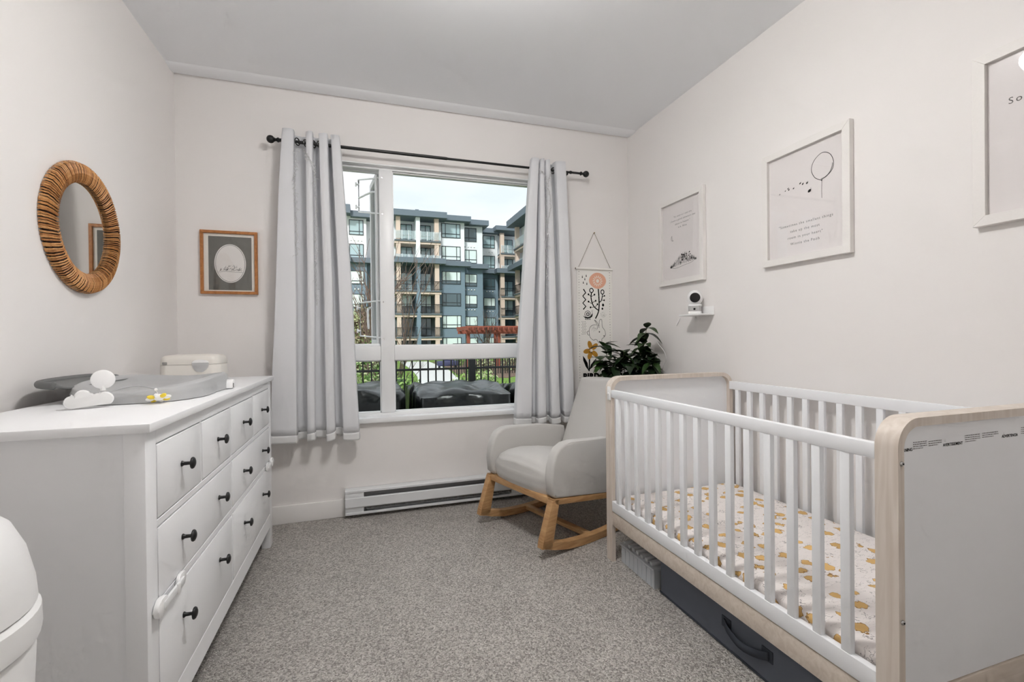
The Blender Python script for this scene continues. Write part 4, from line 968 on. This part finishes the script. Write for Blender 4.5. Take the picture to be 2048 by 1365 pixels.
# mattress with printed fitted sheet
def sheet_mat():
    m = bpy.data.materials.new('printed_sheet'); m.use_nodes = True; nt = m.node_tree; p = nt.nodes['Principled BSDF']; L = nt.links.new
    tc = nt.nodes.new('ShaderNodeTexCoord')
    def N(t, **k):
        n = nt.nodes.new(t)
        for a, b in k.items():
            if a in n.inputs: n.inputs[a].default_value = b
            else: setattr(n, a, b)
        return n
    def math_(op, a, b=None):
        n = N('ShaderNodeMath', operation=op)
        for i, v in enumerate((a, b)):
            if v is None: continue
            if isinstance(v, (int, float)): n.inputs[i].default_value = v
            else: L(v, n.inputs[i])
        return n.outputs[0]
    def blobs(scale, off, thr, wob, wscale, stretch=(1, 1, 1)):
        mp = N('ShaderNodeMapping'); mp.inputs['Location'].default_value = off; mp.inputs['Scale'].default_value = stretch; L(tc.outputs['Object'], mp.inputs['Vector'])
        nz = N('ShaderNodeTexNoise'); nz.inputs['Scale'].default_value = wscale; nz.inputs['Detail'].default_value = 2; L(mp.outputs['Vector'], nz.inputs['Vector'])
        v = N('ShaderNodeTexVoronoi'); v.inputs['Scale'].default_value = scale; v.inputs['Randomness'].default_value = 0.75; L(mp.outputs['Vector'], v.inputs['Vector'])
        d = math_('ADD', v.outputs['Distance'], math_('MULTIPLY', math_('SUBTRACT', nz.outputs['Fac'], 0.5), wob))
        return d, v, math_('LESS_THAN', d, thr)
    base = srgb(234, 228, 225)
    d1, v1, b1 = blobs(12.5, (0.3, 0.1, 0), 0.29, 0.55, 38)
    edge = math_('MULTIPLY', math_('GREATER_THAN', d1, 0.265), b1)
    d2, v2, b2 = blobs(16.0, (5.3, 2.1, 0), 0.30, 0.7, 60)
    # thin pen squiggles inside the second cells
    wv = N('ShaderNodeTexNoise'); wv.inputs['Scale'].default_value = 55; wv.inputs['Detail'].default_value = 3; L(tc.outputs['Object'], wv.inputs['Vector'])
    sq = math_('MULTIPLY', math_('LESS_THAN', math_('ABSOLUTE', math_('SUBTRACT', wv.outputs['Fac'], 0.5)), 0.018), b2)
    sq = math_('MULTIPLY', sq, math_('LESS_THAN', b1, 0.5))
    mp = N('ShaderNodeMapping'); mp.inputs['Scale'].default_value = (9, 34, 9); mp.inputs['Rotation'].default_value = (0, 0, 0.4); L(tc.outputs['Object'], mp.inputs['Vector'])
    wl = N('ShaderNodeTexNoise'); wl.inputs['Scale'].default_value = 2.2; L(mp.outputs['Vector'], wl.inputs['Vector'])
    ln = math_('MULTIPLY', math_('LESS_THAN', math_('ABSOLUTE', math_('SUBTRACT', wl.outputs['Fac'], 0.56)), 0.006), math_('LESS_THAN', b1, 0.5))
    sc = N('ShaderNodeSeparateColor'); L(v1.outputs['Color'], sc.inputs[0])
    tone = N('ShaderNodeMix', data_type='RGBA'); tone.inputs['A'].default_value = srgb(222, 180, 108); tone.inputs['B'].default_value = srgb(198, 158, 92); L(sc.outputs[0], tone.inputs['Factor'])
    def over(a, col, f, k=1.0):
        n = N('ShaderNodeMix', data_type='RGBA')
        if isinstance(a, tuple): n.inputs['A'].default_value = a
        else: L(a, n.inputs['A'])
        if isinstance(col, tuple): n.inputs['B'].default_value = col
        else: L(col, n.inputs['B'])
        L(math_('MULTIPLY', f, k), n.inputs['Factor']); return n.outputs['Result']
    c = over(base, tone.outputs['Result'], b1, 0.92)
    c = over(c, srgb(128, 96, 62), edge, 0.7)
    c = over(c, srgb(92, 88, 90), sq, 0.75)
    c = over(c, srgb(120, 116, 116), ln, 0.6)
    L(c, p.inputs['Base Color']); p.inputs['Roughness'].default_value = 0.9; p.inputs['Specular IOR Level'].default_value = 0.1
    return m
mt = thing('mattress', 'crib mattress in a white fitted sheet with ochre and grey print', 'mattress', (1.59, 1.45, 0.262))
MX0, MX1, MY0, MY1, MZ0, MZ1 = 1.236, 1.950, 0.812, 2.080, 0.263, 0.340
def mattf(u, v):
    P_ = rounded(MX0, MX1, MY0, MY1, 0.05, 5); n = len(P_); x, y = P_[round(u*n) % n]
    prof = [(0.90, 0.0), (0.985, 0.0), (1.0, 0.012), (1.0, 0.06), (0.992, 0.072), (0.97, 0.078), (0.9, 0.079), (0.75, 0.080), (0.5, 0.081), (0.25, 0.0815), (0.0, 0.082)]
    s_, h_ = prof[round(v*(len(prof)-1))]
    cx, cy = (MX0+MX1)/2, (MY0+MY1)/2
    X_, Y_ = cx+(x-cx)*s_, cy+(y-cy)*s_
    return (X_, Y_, MZ0+h_+(0.0018*math.sin(X_*31)*math.sin(Y_*27) if h_ > 0.05 else 0))
g = G(); g.surf(mattf, 24, 11, cu=True); bmesh.ops.remove_doubles(g.bm, verts=g.bm.verts, dist=1e-5)
g.out('fitted_sheet', sheet_mat(), mt, angle=60)

# ------------------------------------------------------------------ storage under the crib
def clear_mat():
    m = bpy.data.materials.new('frosted_plastic'); m.use_nodes = True; nt = m.node_tree; p = nt.nodes['Principled BSDF']
    p.inputs['Base Color'].default_value = srgb(222, 226, 230); p.inputs['Roughness'].default_value = 0.2
    t = nt.nodes.new('ShaderNodeBsdfTransparent'); ms = nt.nodes.new('ShaderNodeMixShader'); ms.inputs[0].default_value = 0.5
    o = nt.nodes['Material Output']; nt.links.new(t.outputs[0], ms.inputs[1]); nt.links.new(p.outputs[0], ms.inputs[2]); nt.links.new(ms.outputs[0], o.inputs['Surface']); return m
M_clear = clear_mat()
cb = thing('storage_bin', 'clear plastic storage bin under the far end of the crib', 'storage bin', (1.46, 1.945, 0))
bx0, bx1, by0, by1 = 1.248, 1.66, 1.792, 2.072
for a, b in (((bx0+.006, by0+.006, 0.001), (bx1-.006, by1-.006, 0.004)), ((bx0, by0+.002, 0.002), (bx0+.003, by1-.002, 0.085)), ((bx1-.003, by0+.002, 0.002), (bx1, by1-.002, 0.085)), ((bx0, by0, 0.002), (bx1, by0+.003, 0.085)), ((bx0, by1-.003, 0.002), (bx1, by1, 0.085))):
    g = G(); g.box(a, b, 0.001, 1); g.out('bin_wall', M_clear, cb)
for k in range(7):
    y = by0+.03+k*(by1-by0-.06)/6; g = G(); g.box((bx0-.003, y-.008, 0.005), (bx0, y+.008, 0.082), 0.001, 1); g.out('bin_rib', M_clear, cb)
g = G(); g.box((bx0-.008, by0-.008, 0.086), (bx1+.008, by1+.008, 0.098), 0.004); l_ = g.out('bin_lid', M_clear, cb)
for k in range(7):
    y = by0+.03+k*(by1-by0-.06)/6; g = G(); g.box((bx0+.002, y-.012, 0.098), (bx1-.01, y+.012, 0.116), 0.004); g.out('lid_ridge', M_clear, l_)
for k, (c_, lab) in enumerate((((84, 96, 122), 'folded dark blue cloth inside the clear bin'), ((176, 180, 186), 'folded grey cloth inside the clear bin'), ((36, 38, 42), 'folded black cloth inside the clear bin'))):
    y = by0+.02+k*.085; g = G()
    for q_ in range(3): g.box((bx0+.02, y, 0.005+q_*.024), (bx1-.03, y+.075, 0.027+q_*.024), 0.008, 3)
    tag(g.out('folded_cloth', mat('cloth_%d' % k, c_, 0.9, noise=0.3, nscale=40)), lab, 'folded cloth')
fb = thing('fabric_bin', 'dark slate fabric under bed bin with strap handle below the crib', 'storage bin', (1.56, 1.30, 0))
M_slate = mat('slate_fabric', (100, 105, 115), 0.9, spec=0.15, bump=0.15, bscale=700); M_slate2 = mat('slate_trim', (66, 70, 78), 0.9, spec=0.15)
g = G(); g.box((1.262, 0.86, 0.002), (1.88, 1.764, 0.150), 0.006, 3); g.out('bin_body', M_slate, fb)
g = G(); g.box((1.259, 0.857, 0.002), (1.2625, 1.766, 0.010), 0.001); g.out('base_piping', M_slate2, fb)
g = G(); g.box((1.258, 0.855, 0.146), (1.885, 1.768, 0.158), 0.004); g.out('bin_lid', M_slate, fb)
for y in (1.365, 1.185):
    g = G(); g.box((1.2585, y-.022, 0.078), (1.2625, y+.022, 0.118), 0.001); g.out('handle_patch', M_slate2, fb)
hp = catmull([(1.258, 1.372, 0.098), (1.246, 1.335, 0.086), (1.240, 1.275, 0.076), (1.246, 1.215, 0.086), (1.258, 1.178, 0.098)], 6)
g = G(); n_ = len(hp); g.surf(lambda u, v: hp[round(u*(n_-1))]+Vector((0, 0, -0.014+0.028*v)), n_, 3); o = g.out('strap_handle', M_slate2, fb); m_ = o.modifiers.new('thickness', 'SOLIDIFY'); m_.thickness = 0.004
# ================================================================== outside the window
GZ0 = -1.0
M_lawn = mat('lawn', (112, 140, 70), 0.95, noise=0.35, nscale=3, spec=0.1)
M_path = mat('concrete_path', (206, 206, 204), 0.9, noise=0.08, nscale=2)
M_mulch = mat('mulch', (112, 92, 78), 0.95, noise=0.4, nscale=12)
M_pave = mat('patio_concrete', (150, 150, 148), 0.9, noise=0.1, nscale=5)
g = G(); g.box((-45, 6.4, GZ0-.2), (60, 75, GZ0)); tag(g.out('lawn', M_lawn, smooth=False), kind='structure')
g = G(); g.prism([(3.24, 46), (5.9, 45), (5.7, 33), (4.95, 26), (4.2, 14), (1.6, 14), (2.9, 27), (3.2, 34)], lambda a, b, d: (a, b, d), GZ0, GZ0+.04); tag(g.out('path', M_path, smooth=False), kind='structure')
g = G(); g.prism([(6.1, 44), (14, 42), (12, 30), (7.5, 24), (5.3, 26), (5.9, 34)], lambda a, b, d: (a, b, d), GZ0, GZ0+.03); tag(g.out('mulch_bed', M_mulch, smooth=False), kind='structure')
g = G(); g.box((-9, 3.39, GZ0-.2), (12, 6.38, -0.12)); tag(g.out('patio', M_pave, smooth=False), kind='structure')

# ------------------------------------------------------------------ patio fence
M_fence = mat('black_fence', (17, 18, 19), 0.5)
fe = thing('patio_fence', 'black metal picket fence at the edge of the patio', 'fence', (1.3, 6.1, -0.12))
for z0, z1 in ((0.885, 0.925), (0.752, 0.780), (-0.02, 0.01)):
    g = G(); g.box((-3.2, 6.085, z0), (6.2, 6.115, z1), 0.003, 1); g.out('fence_rail', M_fence, fe)
for x in (-2.34, -0.48, 1.385, 3.25, 5.1):
    g = G(); g.box((x-.044, 6.056, -0.12), (x+.044, 6.144, 0.955), 0.004, 1); g.box((x-.05, 6.05, 0.955), (x+.05, 6.15, 0.97), 0.004, 1); g.out('post', M_fence, fe)
pk = bpy.data.meshes.new('picket'); gg = G(); gg.box((-.009, -.009, -.46), (.009, .009, .46)); gg.bm.to_mesh(pk); gg.bm.free(); pk.materials.append(M_fence)
x = -3.1
while x < 6.1:
    if min(abs(x-q_) for q_ in (-2.34, -0.48, 1.385, 3.25, 5.1)) > 0.055: attach(bpy.data.objects.new('picket', pk), Vector((x, 6.1, 0.43)), fe)
    x += 0.1025

# ------------------------------------------------------------------ covered patio furniture
M_tarp = mat('black_vinyl_cover', (17, 19, 20), 0.26, spec=0.8, bump=0.55, bscale=4, bdist=0.05)
def cover(label, x0, x1, y0, y1, zt, zb, seed, sag):
    rnd = random.Random(seed); ph = [rnd.uniform(0, 6.28) for _ in range(8)]
    N = 72
    P_ = rounded(x0, x1, y0, y1, 0.07, 5); per = []
    for i in range(len(P_)):       # resample the outline evenly enough for folds
        a, b = Vector(P_[i]), Vector(P_[(i+1) % len(P_)]); k = max(1, int((b-a).length/0.035))
        per += [a.lerp(b, q_/k) for q_ in range(k)]
    n = len(per); cx, cy = (x0+x1)/2, (y0+y1)/2
    def f(u, v):
        p = per[round(u*n) % n]; t_ = u*2*math.pi
        if v < 0.45:      # skirt from the ground up
            q_ = v/0.45; fold = 0.02*math.sin(t_*9+ph[0])*(1-q_*0.7)+0.012*math.sin(t_*17+ph[1])
            d = Vector((p.x-cx, p.y-cy)).normalized()*(fold+0.03*(1-q_))
            return (p.x+d.x, p.y+d.y, zb+(zt-0.03-zb)*q_)
        q_ = (v-0.45)/0.55; s_ = 1-q_; s_ = s_**0.8
        X_, Y_ = cx+(p.x-cx)*s_, cy+(p.y-cy)*s_
        z = zt-0.03*max(0, 1-q_*6)**2-sag*math.sin(math.pi*min(1, q_*1.1))*(0.4+0.3*math.sin(X_*5+ph[2]))+0.018*math.sin(X_*7+Y_*5+ph[3])+0.010*math.sin(X_*19-Y_*11+ph[4])+0.02*math.sin(Y_*4+ph[5])
        return (X_, Y_, z)
    g = G(); g.surf(lambda u, v: f(u, v), n, 26, cu=True); bmesh.ops.remove_doubles(g.bm, verts=g.bm.verts, dist=1e-4)
    t = thing('furniture_cover', label, 'furniture cover', (cx, cy, zb), 'covered patio furniture')
    g.out('cover', M_tarp, t, angle=50)
    # drawcord hem
    g = G(); g.tube([(p.x+(p.x-cx)*0.01, p.y+(p.y-cy)*0.01, zb+0.03) for p in per], 0.012, 6, closed=True); g.out('elastic_hem', M_tarp, t)
cover('low black furniture cover on the patio left of the window mullion', -1.25, 0.33, 4.05, 5.0, 0.725, -0.12, 1, 0.03)
cover('wide black furniture cover on the patio in the middle of the window', 0.43, 1.28, 3.95, 5.2, 0.705, -0.12, 4, 0.03)
cover('small black furniture cover on the patio beside the right curtain', 1.42, 2.3, 4.1, 5.0, 0.67, -0.12, 7, 0.05)

# ------------------------------------------------------------------ shrubs
def shrub(name, label, c, rad, n, cols, seed, leafsz=0.05):
    rnd = random.Random(seed)
    t = thing(name, label, 'shrub', (c[0], c[1], c[2]-rad[2]), 'garden shrubs')
    for ci, m in enumerate(cols):
        g = G()
        for k in range(n):
            a = rnd.uniform(0, 6.28); b = math.asin(rnd.uniform(-1, 1)); r = rnd.uniform(0.55, 1.0)*(1+.12*math.sin(a*3+seed))
            p = Vector((c[0]+rad[0]*r*math.cos(a)*math.cos(b), c[1]+rad[1]*r*math.sin(a)*math.cos(b), c[2]+rad[2]*r*math.sin(b)))
            d = Vector((rnd.gauss(0, 1), rnd.gauss(0, 1), rnd.gauss(0, 1))).normalized(); e = d.orthogonal().normalized(); s_ = leafsz*rnd.uniform(.6, 1.3)
            g.face([p-d*s_, p+e*s_*.45, p+d*s_, p-e*s_*.45])
        g.out('foliage', m, t, smooth=False, recalc=False)
    g = G()
    for k in range(5):
        a = rnd.uniform(0, 6.28); g.cyl((c[0], c[1], GZ0), (c[0]+rad[0]*.6*math.cos(a), c[1]+rad[1]*.6*math.sin(a), c[2]+rad[2]*.3), 0.015, 0.006, 6)
    g.out('shrub_stems', M_stem, t)
Mg1 = mat('shrub_light', (140, 170, 92), 0.7); Mg2 = mat('shrub_mid', (86, 118, 56), 0.7); Mg3 = mat('shrub_dark', (52, 74, 42), 0.7); Mg4 = mat('shrub_pale', (176, 186, 140), 0.7)
shrub('shrub', 'rounded green shrub behind the fence right of the mullion', (0.55, 8.6, -0.05), (0.52, 0.5, 0.62), 700, (Mg1, Mg2, Mg3), 1)
shrub('shrub', 'dark leafy shrub behind the fence left of the mullion', (-0.85, 8.3, 0.15), (0.6, 0.5, 0.75), 700, (Mg4, Mg2, Mg3), 2)
shrub('shrub', 'tall pale shrub behind the fence next to the mullion', (0.10, 10.2, 0.25), (0.45, 0.4, 0.9), 400, (Mg4, Mg2), 3)
shrub('hedge', 'bright green hedge behind the fence post at right', (2.2, 9.2, -0.05), (0.68, 0.4, 0.58), 900, (Mg1, Mg2, Mg4), 4)
shrub('hedge', 'bright green hedge behind the fence beside the right curtain', (4.05, 9.4, -0.02), (0.9, 0.5, 0.6), 900, (Mg1, Mg2, Mg4), 5)
for k, (x, y, r, lab) in enumerate(((7.6, 30, .5, 'brown twiggy mound on the mulch bed beyond the lawn'), (9.6, 29.6, .6, 'brown twiggy mound at the right of the mulch bed'), (6.9, 37, .55, 'pale green mound at the back of the mulch bed'))):
    shrub('shrub', lab, (x, y, GZ0+r*.7), (r*1.5, r, r), 260, (Mg4, M_mulch) if k < 2 else (Mg1, Mg2), 20+k, 0.12)

# covered bench on the path
bn = thing('covered_bench', 'dark blue covered bench far out on the path', 'bench', (5.6, 33, GZ0))
g = G(); g.box((4.95, 32.6, GZ0+.25), (6.45, 33.3, GZ0+.62), 0.09, 3); g.box((5.5, 33.0, GZ0+.5), (6.2, 33.4, GZ0+.95), 0.12, 3); g.out('bench_cover', mat('navy_cover', (58, 60, 92), 0.5), bn)
for x in (5.1, 6.3):
    for y in (32.7, 33.2): g = G(); g.box((x-.04, y-.04, GZ0), (x+.04, y+.04, GZ0+.27)); g.out('leg', M_fence, bn, smooth=False)

# ------------------------------------------------------------------ bare trees
M_bark = mat('bark', (92, 78, 70), 0.9, noise=0.3, nscale=20); M_twig = mat('twig', (112, 94, 86), 0.85)
def tree(label, base, dirs, seed, spread, levels=4, r0=0.04, L0=1.6, group='bare trees in the courtyard', tw=M_twig):
    rnd = random.Random(seed); t = thing('bare_tree', label, 'tree', base, group)
    trunk, tw_g = G(), G()
    def grow(p, d, L, r, lev):
        pts = [p]; q_ = Vector(p)
        for k in range(4):
            d = (d+Vector((rnd.gauss(0, .09), rnd.gauss(0, .09), rnd.gauss(0.03, .06)))).normalized(); q_ = q_+d*L/4; pts.append(q_.copy())
        (trunk if lev <= 1 else tw_g).tube(pts, [r*(1-0.13*k) for k in range(5)], 6 if lev < 2 else 4)
        if lev < levels:
            for k in range(3 if lev else 4):
                i = rnd.choice((1, 2, 3, 4)); nd = (d+Vector((rnd.gauss(0, spread), rnd.gauss(0, spread), rnd.uniform(-.05, .45)))).normalized()
                grow(pts[i], nd, L*rnd.uniform(.55, .8), r*0.55, lev+1)
    for dv, l in dirs: grow(Vector(base), Vector(dv).normalized(), L0*l, r0, 0)
    trunk.out('trunk', M_bark, t); tw_g.out('twigs', tw, t)
tree('bare multi stemmed tree seen through the left pane', (0.15, 15, GZ0), (((-.10, 0, 1), 1.0), ((.02, 0, 1), 1.15), ((.06, .1, 1), 1.1), ((-.02, -.1, 1), .95)), 3, 0.35, 3, 0.055, 2.4)
tree('bare red twigged tree seen right of the mullion', (0.72, 12, GZ0), (((.10, 0, 1), 1.0), ((.28, 0, 1), 1.1), ((.02, 0, 1), .9)), 6, 0.34, 3, 0.024, 2.0)
tree('bare vine growing over the wooden pergola', (8.4, 31.6, GZ0), (((-.1, 0, 1), 1.0), ((.15, 0, 1), 1.0), ((0, 0, 1), 1.05)), 9, 0.5, 3, 0.06, 2.0, tw=M_bark)
# clipped brown hedge at the foot of the building on the left
def twighedge(label, c, rad, seed): shrub('hedge', label, c, rad, 1100, (mat('dry_hedge', (128, 116, 92), 0.9), mat('dry_hedge_dark', (96, 84, 68), 0.9), Mg4), seed, 0.16)
twighedge('tall dry brown hedge in front of the building on the left', (-0.1, 30, 1.0), (0.9, 0.7, 2.2), 31)

# ------------------------------------------------------------------ pergola
M_redwood = mat('redwood', (142, 78, 62), 0.8, noise=0.2, nscale=4)
pg = thing('pergola', 'reddish wooden pergola in front of the apartment building', 'pergola', (9.5, 32.5, GZ0))
for x, y in ((7.05, 32), (7.45, 34), (9.3, 32), (9.6, 34), (11.6, 32), (11.8, 34)):
    g = G(); g.box((x-.10, y-.10, GZ0), (x+.10, y+.10, 1.62)); g.out('post', M_redwood, pg, smooth=False)
for y in (31.8, 34.1):
    g = G(); g.box((6.7, y-.05, 1.56), (12.2, y+.05, 1.80)); g.out('beam', M_redwood, pg, smooth=False)
rf = bpy.data.meshes.new('rafter'); gg = G(); gg.box((-.035, -1.9, -.09), (.035, 1.9, .09)); gg.bm.to_mesh(rf); gg.bm.free(); rf.materials.append(M_redwood)
for k in range(15): attach(bpy.data.objects.new('rafter', rf), Vector((6.8+k*.37, 32.95, 1.90)), pg)
for k in range(6):
    g = G(); g.box((6.7, 31.2+k*.7, 2.0), (12.2, 31.26+k*.7, 2.08)); g.out('purlin', M_redwood, pg, smooth=False)
gr = thing('garden_railing', 'low black railing in front of the wooden pergola', 'fence', (8.5, 27, GZ0))
g = G(); g.box((5.0, 26.97, 0.85), (11, 27.03, 0.92)); g.out('fence_rail', M_fence, gr, smooth=False)
pk2 = bpy.data.meshes.new('picket'); gg = G(); gg.box((-.02, -.02, -.9), (.02, .02, .9)); gg.bm.to_mesh(pk2); gg.bm.free(); pk2.materials.append(M_fence)
for k in range(40): attach(bpy.data.objects.new('picket', pk2), Vector((5.05+k*.152, 27, -0.05)), gr)

# ------------------------------------------------------------------ apartment building
M_bw = mat('white_render', (233, 235, 239), 0.8); M_bb = mat('blue_grey_siding', (118, 136, 150), 0.8, noise=0.05, nscale=1)
M_roof = mat('slate_fascia', (104, 115, 126), 0.7); M_bframe = mat('window_frame_dark', (52, 60, 66), 0.5)
M_bpane = mat('pane_with_sky_tint', (166, 190, 196), 0.08, spec=0.9, coat=0.6); M_bpaned = mat('building_pane_dark', (74, 92, 100), 0.08, spec=0.9)  # paler pane: blue base colour stands in for the reflected sky
M_blind = mat('pane_with_blind', (222, 236, 234), 0.15, spec=0.6); M_timber = mat('pale_timber', (214, 192, 178), 0.75)
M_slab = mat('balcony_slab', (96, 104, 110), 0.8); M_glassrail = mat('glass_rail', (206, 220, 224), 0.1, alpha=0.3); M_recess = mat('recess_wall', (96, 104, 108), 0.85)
M_vent = mat('vent_cap', (235, 236, 238), 0.6)
ab = thing('apartment_building', 'six storey white and blue grey apartment building across the courtyard', 'building', (8, 57, GZ0))
ZS = 10.2
WT = [15.13, 12.40, 9.36, 6.72, 4.04, 1.37]; WH = [1.64, 1.62, 1.46, 1.48, 1.49, 1.49]; FL = [12.62, 9.92, 6.86, 4.20, 1.52, -1.15]
def bbox(nm, m, a, b, parent=ab): g = G(); g.box(a, b); return g.out(nm, m, parent, smooth=False)
def segment(x0, x1, y, zr=15.35):
    bbox('wall', M_bw, (x0, y, ZS), (x1, y+6, zr+.05)); bbox('wall', M_bb, (x0, y, -1.6), (x1, y+6, ZS))
def roofs(x0, x1, y, z0=15.36, z1=15.98, lo=True):
    bbox('roof', M_roof, (x0, y-.95, z0), (x1, y+5, z1))
    if lo: bbox('canopy', M_roof, (x0, y-.75, 9.98), (x1, y+.1, 10.55))
rb = random.Random(12)
def bwindow(x0, x1, z1, h, y, split, lowbar=0.74, style=0):
    """frame with bars, each light a pane of its own"""
    z0 = z1-h; t = 0.075
    xs = [x0]+[x0+(x1-x0)*s_ for s_ in split]+[x1]; zb = z1-h*lowbar
    g = G()
    for xx in xs: g.box((xx-t/2, y-.07, z0), (xx+t/2, y+.02, z1))
    for zz in (z0, z1, zb): g.box((x0-t/2, y-.075, zz-t/2), (x1+t/2, y+.02, zz+t/2))
    w = g.out('window', M_bframe, ab, smooth=False)
    for a, b in zip(xs, xs[1:]):
        for c, d, top in ((z0, zb, 0), (zb, z1, 1)):
            m = M_bpane
            if style == 1: m = M_blind if top else M_bpaned
            if style == 2: m = M_bpaned
            if style == 3: m = M_blind
            bbox('pane', m, (a+.02, y-.03, c+.02), (b-.02, y-.005, d-.02), w)
def vents(x, z, y, n=4, d=.38):
    for k in range(n):
        g = G(); g.ball((x+k*d, y-.05, z), 0.085, 8, (1, .8, 1)); g.out('vent', M_vent, ab)
# A left block, link block, C, D, E blocks
segment(-9, 0.33, 55.0); roofs(-9, -1.35, 54.6, 15.3, 16.25); roofs(-1.35, 1.0, 55.2, 15.1, 15.75)
segment(0.33, 3.35, 56.2); roofs(0.6, 3.4, 56.2)
for i, (z, h) in enumerate(zip(WT, WH)):
    bwindow(-1.5, -0.02, z-.28, h, 55.0, (0.72,), 0.78, (0, 0, 3, 3, 3, 3)[i]); bwindow(-5.5, -3.6, z-.28, h, 55.0, (0.25, 0.75), 0.75, 0)
    bwindow(0.95, 2.5, z-.1, h, 56.2, (0.3,), 0.75, 0)
segment(8.62, 11.75, 55.0); roofs(8.9, 12.4, 55.0)
segment(11.75, 14.34, 56.3); roofs(12.3, 14.96, 56.3)
segment(14.34, 17.4, 60.0); roofs(14.6, 17.3, 60.0)
for i, (z, h) in enumerate(zip(WT, WH)):
    bwindow(8.97, 11.2, z, h, 55.0, (0.2, 0.8), 0.74, (0, 3, 1, 2, 3, 3)[i])
    bwindow(12.05, 13.53, z-.05, h, 56.3, (0.36,), 0.74, (2, 3, 1, 1, 3, 3)[i])
    bwindow(15.38, 16.95, z, h, 60.0, (0.66,), 0.74, (0, 0, 2, 1, 0, 3)[i])
for z in (12.75, 7.35, 4.85): vents(12.1, z, 56.3)
for z in (12.95, 7.6, 4.9): vents(15.8, z, 60.0, 3, .42)
for z in (12.55, 7.0): vents(-1.35, z, 55.0)
# roof hatch and parapet step
bbox('roof_hatch', M_roof, (5.85, 54.6, 15.9), (6.25, 55.2, 16.5)); bbox('parapet', M_roof, (-9, 54.4, 16.2), (-1.5, 55.5, 16.45))

def bay(x0, x1, yf, yb, cols, piers, doors):
    """balcony stack: recessed wall, slabs, columns, railings"""
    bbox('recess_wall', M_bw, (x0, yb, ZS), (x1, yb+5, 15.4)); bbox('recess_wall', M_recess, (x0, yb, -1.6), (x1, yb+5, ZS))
    for a, b in cols:
        bbox('column', M_timber, (a, yf, ZS), (b, yf+.5, 15.3)); bbox('column', M_timber, (a, yf, -1.6), (b, yf+.5, 9.98))
    for a, b in piers:
        bbox('pier', M_bw, (a, yf-.1, ZS), (b, yb, 15.3)); bbox('pier', M_bb, (a, yf-.1, -1.6), (b, yb, 9.98))
    edges = [x0]+[q_ for p_ in piers for q_ in p_]+[x1]; bays = list(zip(edges[::2], edges[1::2]))
    for i, fz in enumerate(FL):
        for a, b in bays:
            if i != 1:
                bbox('balcony_slab', M_slab, (a, yf-.15, fz-.18), (b, yb, fz)); bbox('slab_edge', M_timber, (a, yf-.05, fz-.42), (b, yb, fz-.185))
            rz0, rz1 = fz+.12, fz+1.08
            if i < 2:
                g = G(); n = max(2, int((b-a)/.75))
                for k in range(n+1): xx = a+.06+(b-a-.12)*k/n; g.box((xx-.03, yf-.14, fz), (xx+.03, yf-.08, rz1))
                r_ = g.out('railing', M_bw, ab, smooth=False)
                for k in range(n): bbox('glass_panel', M_glassrail, (a+.1+(b-a-.12)*k/n, yf-.12, rz0), (a+.03+(b-a-.12)*(k+1)/n, yf-.10, rz1-.04), r_)
            else:
                g = G(); g.box((a-.1, yf-.16, rz1-.05), (b+.1, yf-.09, rz1)); g.box((a-.1, yf-.15, rz0), (b+.1, yf-.10, rz0+.05))
                n = int((b-a)/.16)
                for k in range(n+1): xx = a+(b-a)*k/n; g.box((xx-.018, yf-.14, rz0), (xx+.018, yf-.11, rz1))
                g.out('railing', M_fence, ab, smooth=False)
    for a, b in doors:
        for i, fz in enumerate(FL): bwindow(a, b, fz+2.25, 2.1, yb, (0.5,), 0.62, (0, 0, 0, 1, 2, 2)[i])
bay(3.36, 8.62, 53.5, 55.6, [(3.54, 4.02), (7.89, 8.40)], [(5.75, 6.22)], [(4.2, 5.5), (6.5, 7.7)])
bbox('roof', M_roof, (3.0, 52.9, 15.26), (9.29, 58, 15.94)); bbox('canopy', M_roof, (3.1, 52.9, 9.95), (9.1, 55.7, 10.56))
bay(17.4, 20.2, 58.5, 60.6, [(17.36, 17.9)], [], [(18.2, 19.7)])
bbox('roof', M_roof, (16.6, 57.9, 15.55), (20.3, 63, 16.12)); bbox('canopy', M_roof, (16.7, 57.9, 9.9), (20.3, 60.7, 10.5))
# right wing coming towards us
bbox('wall', M_bw, (19.3, 44, ZS), (34, 57.5, 15.4)); bbox('wall', M_bb, (19.3, 44, -1.6), (34, 57.5, ZS))
bbox('roof', M_roof, (17.6, 43, 15.5), (34, 56.5, 16.3)); bbox('canopy', M_roof, (17.7, 43, 9.9), (19.4, 56.5, 10.5))
for y in (55.2, 50.5, 46):
    bbox('column', M_timber, (18.45, y, -1.6), (18.95, y+.5, 15.4))
for i, fz in enumerate(FL):
    if i != 1:
        bbox('balcony_slab', M_slab, (18.25, 44, fz-.18), (19.3, 55.7, fz)); bbox('slab_edge', M_timber, (18.35, 44, fz-.42), (19.3, 55.7, fz-.185))
    m = M_glassrail if i < 2 else M_fence
    g = G()
    if i < 2: g.box((18.27, 44, fz+.1), (18.30, 55.6, fz+1.05))
    else:
        g.box((18.25, 44, fz+1.02), (18.31, 55.6, fz+1.08)); g.box((18.25, 44, fz+.1), (18.31, 55.6, fz+.15))
        for k in range(60): g.box((18.265, 44+k*.195, fz+.1), (18.295, 44.03+k*.195, fz+1.05))
    g.out('railing', m, ab, smooth=False)
    for y in (45.2, 48.5, 52.0):
        w = bbox('window', M_bframe, (19.24, y, fz+.1), (19.3, y+2.2, fz+2.2)); 
        for q_ in (0, 1): bbox('pane', M_bpane, (19.21, y+.08+q_*1.06, fz+.2), (19.24, y+1.06+q_*1.06, fz+2.1), w)
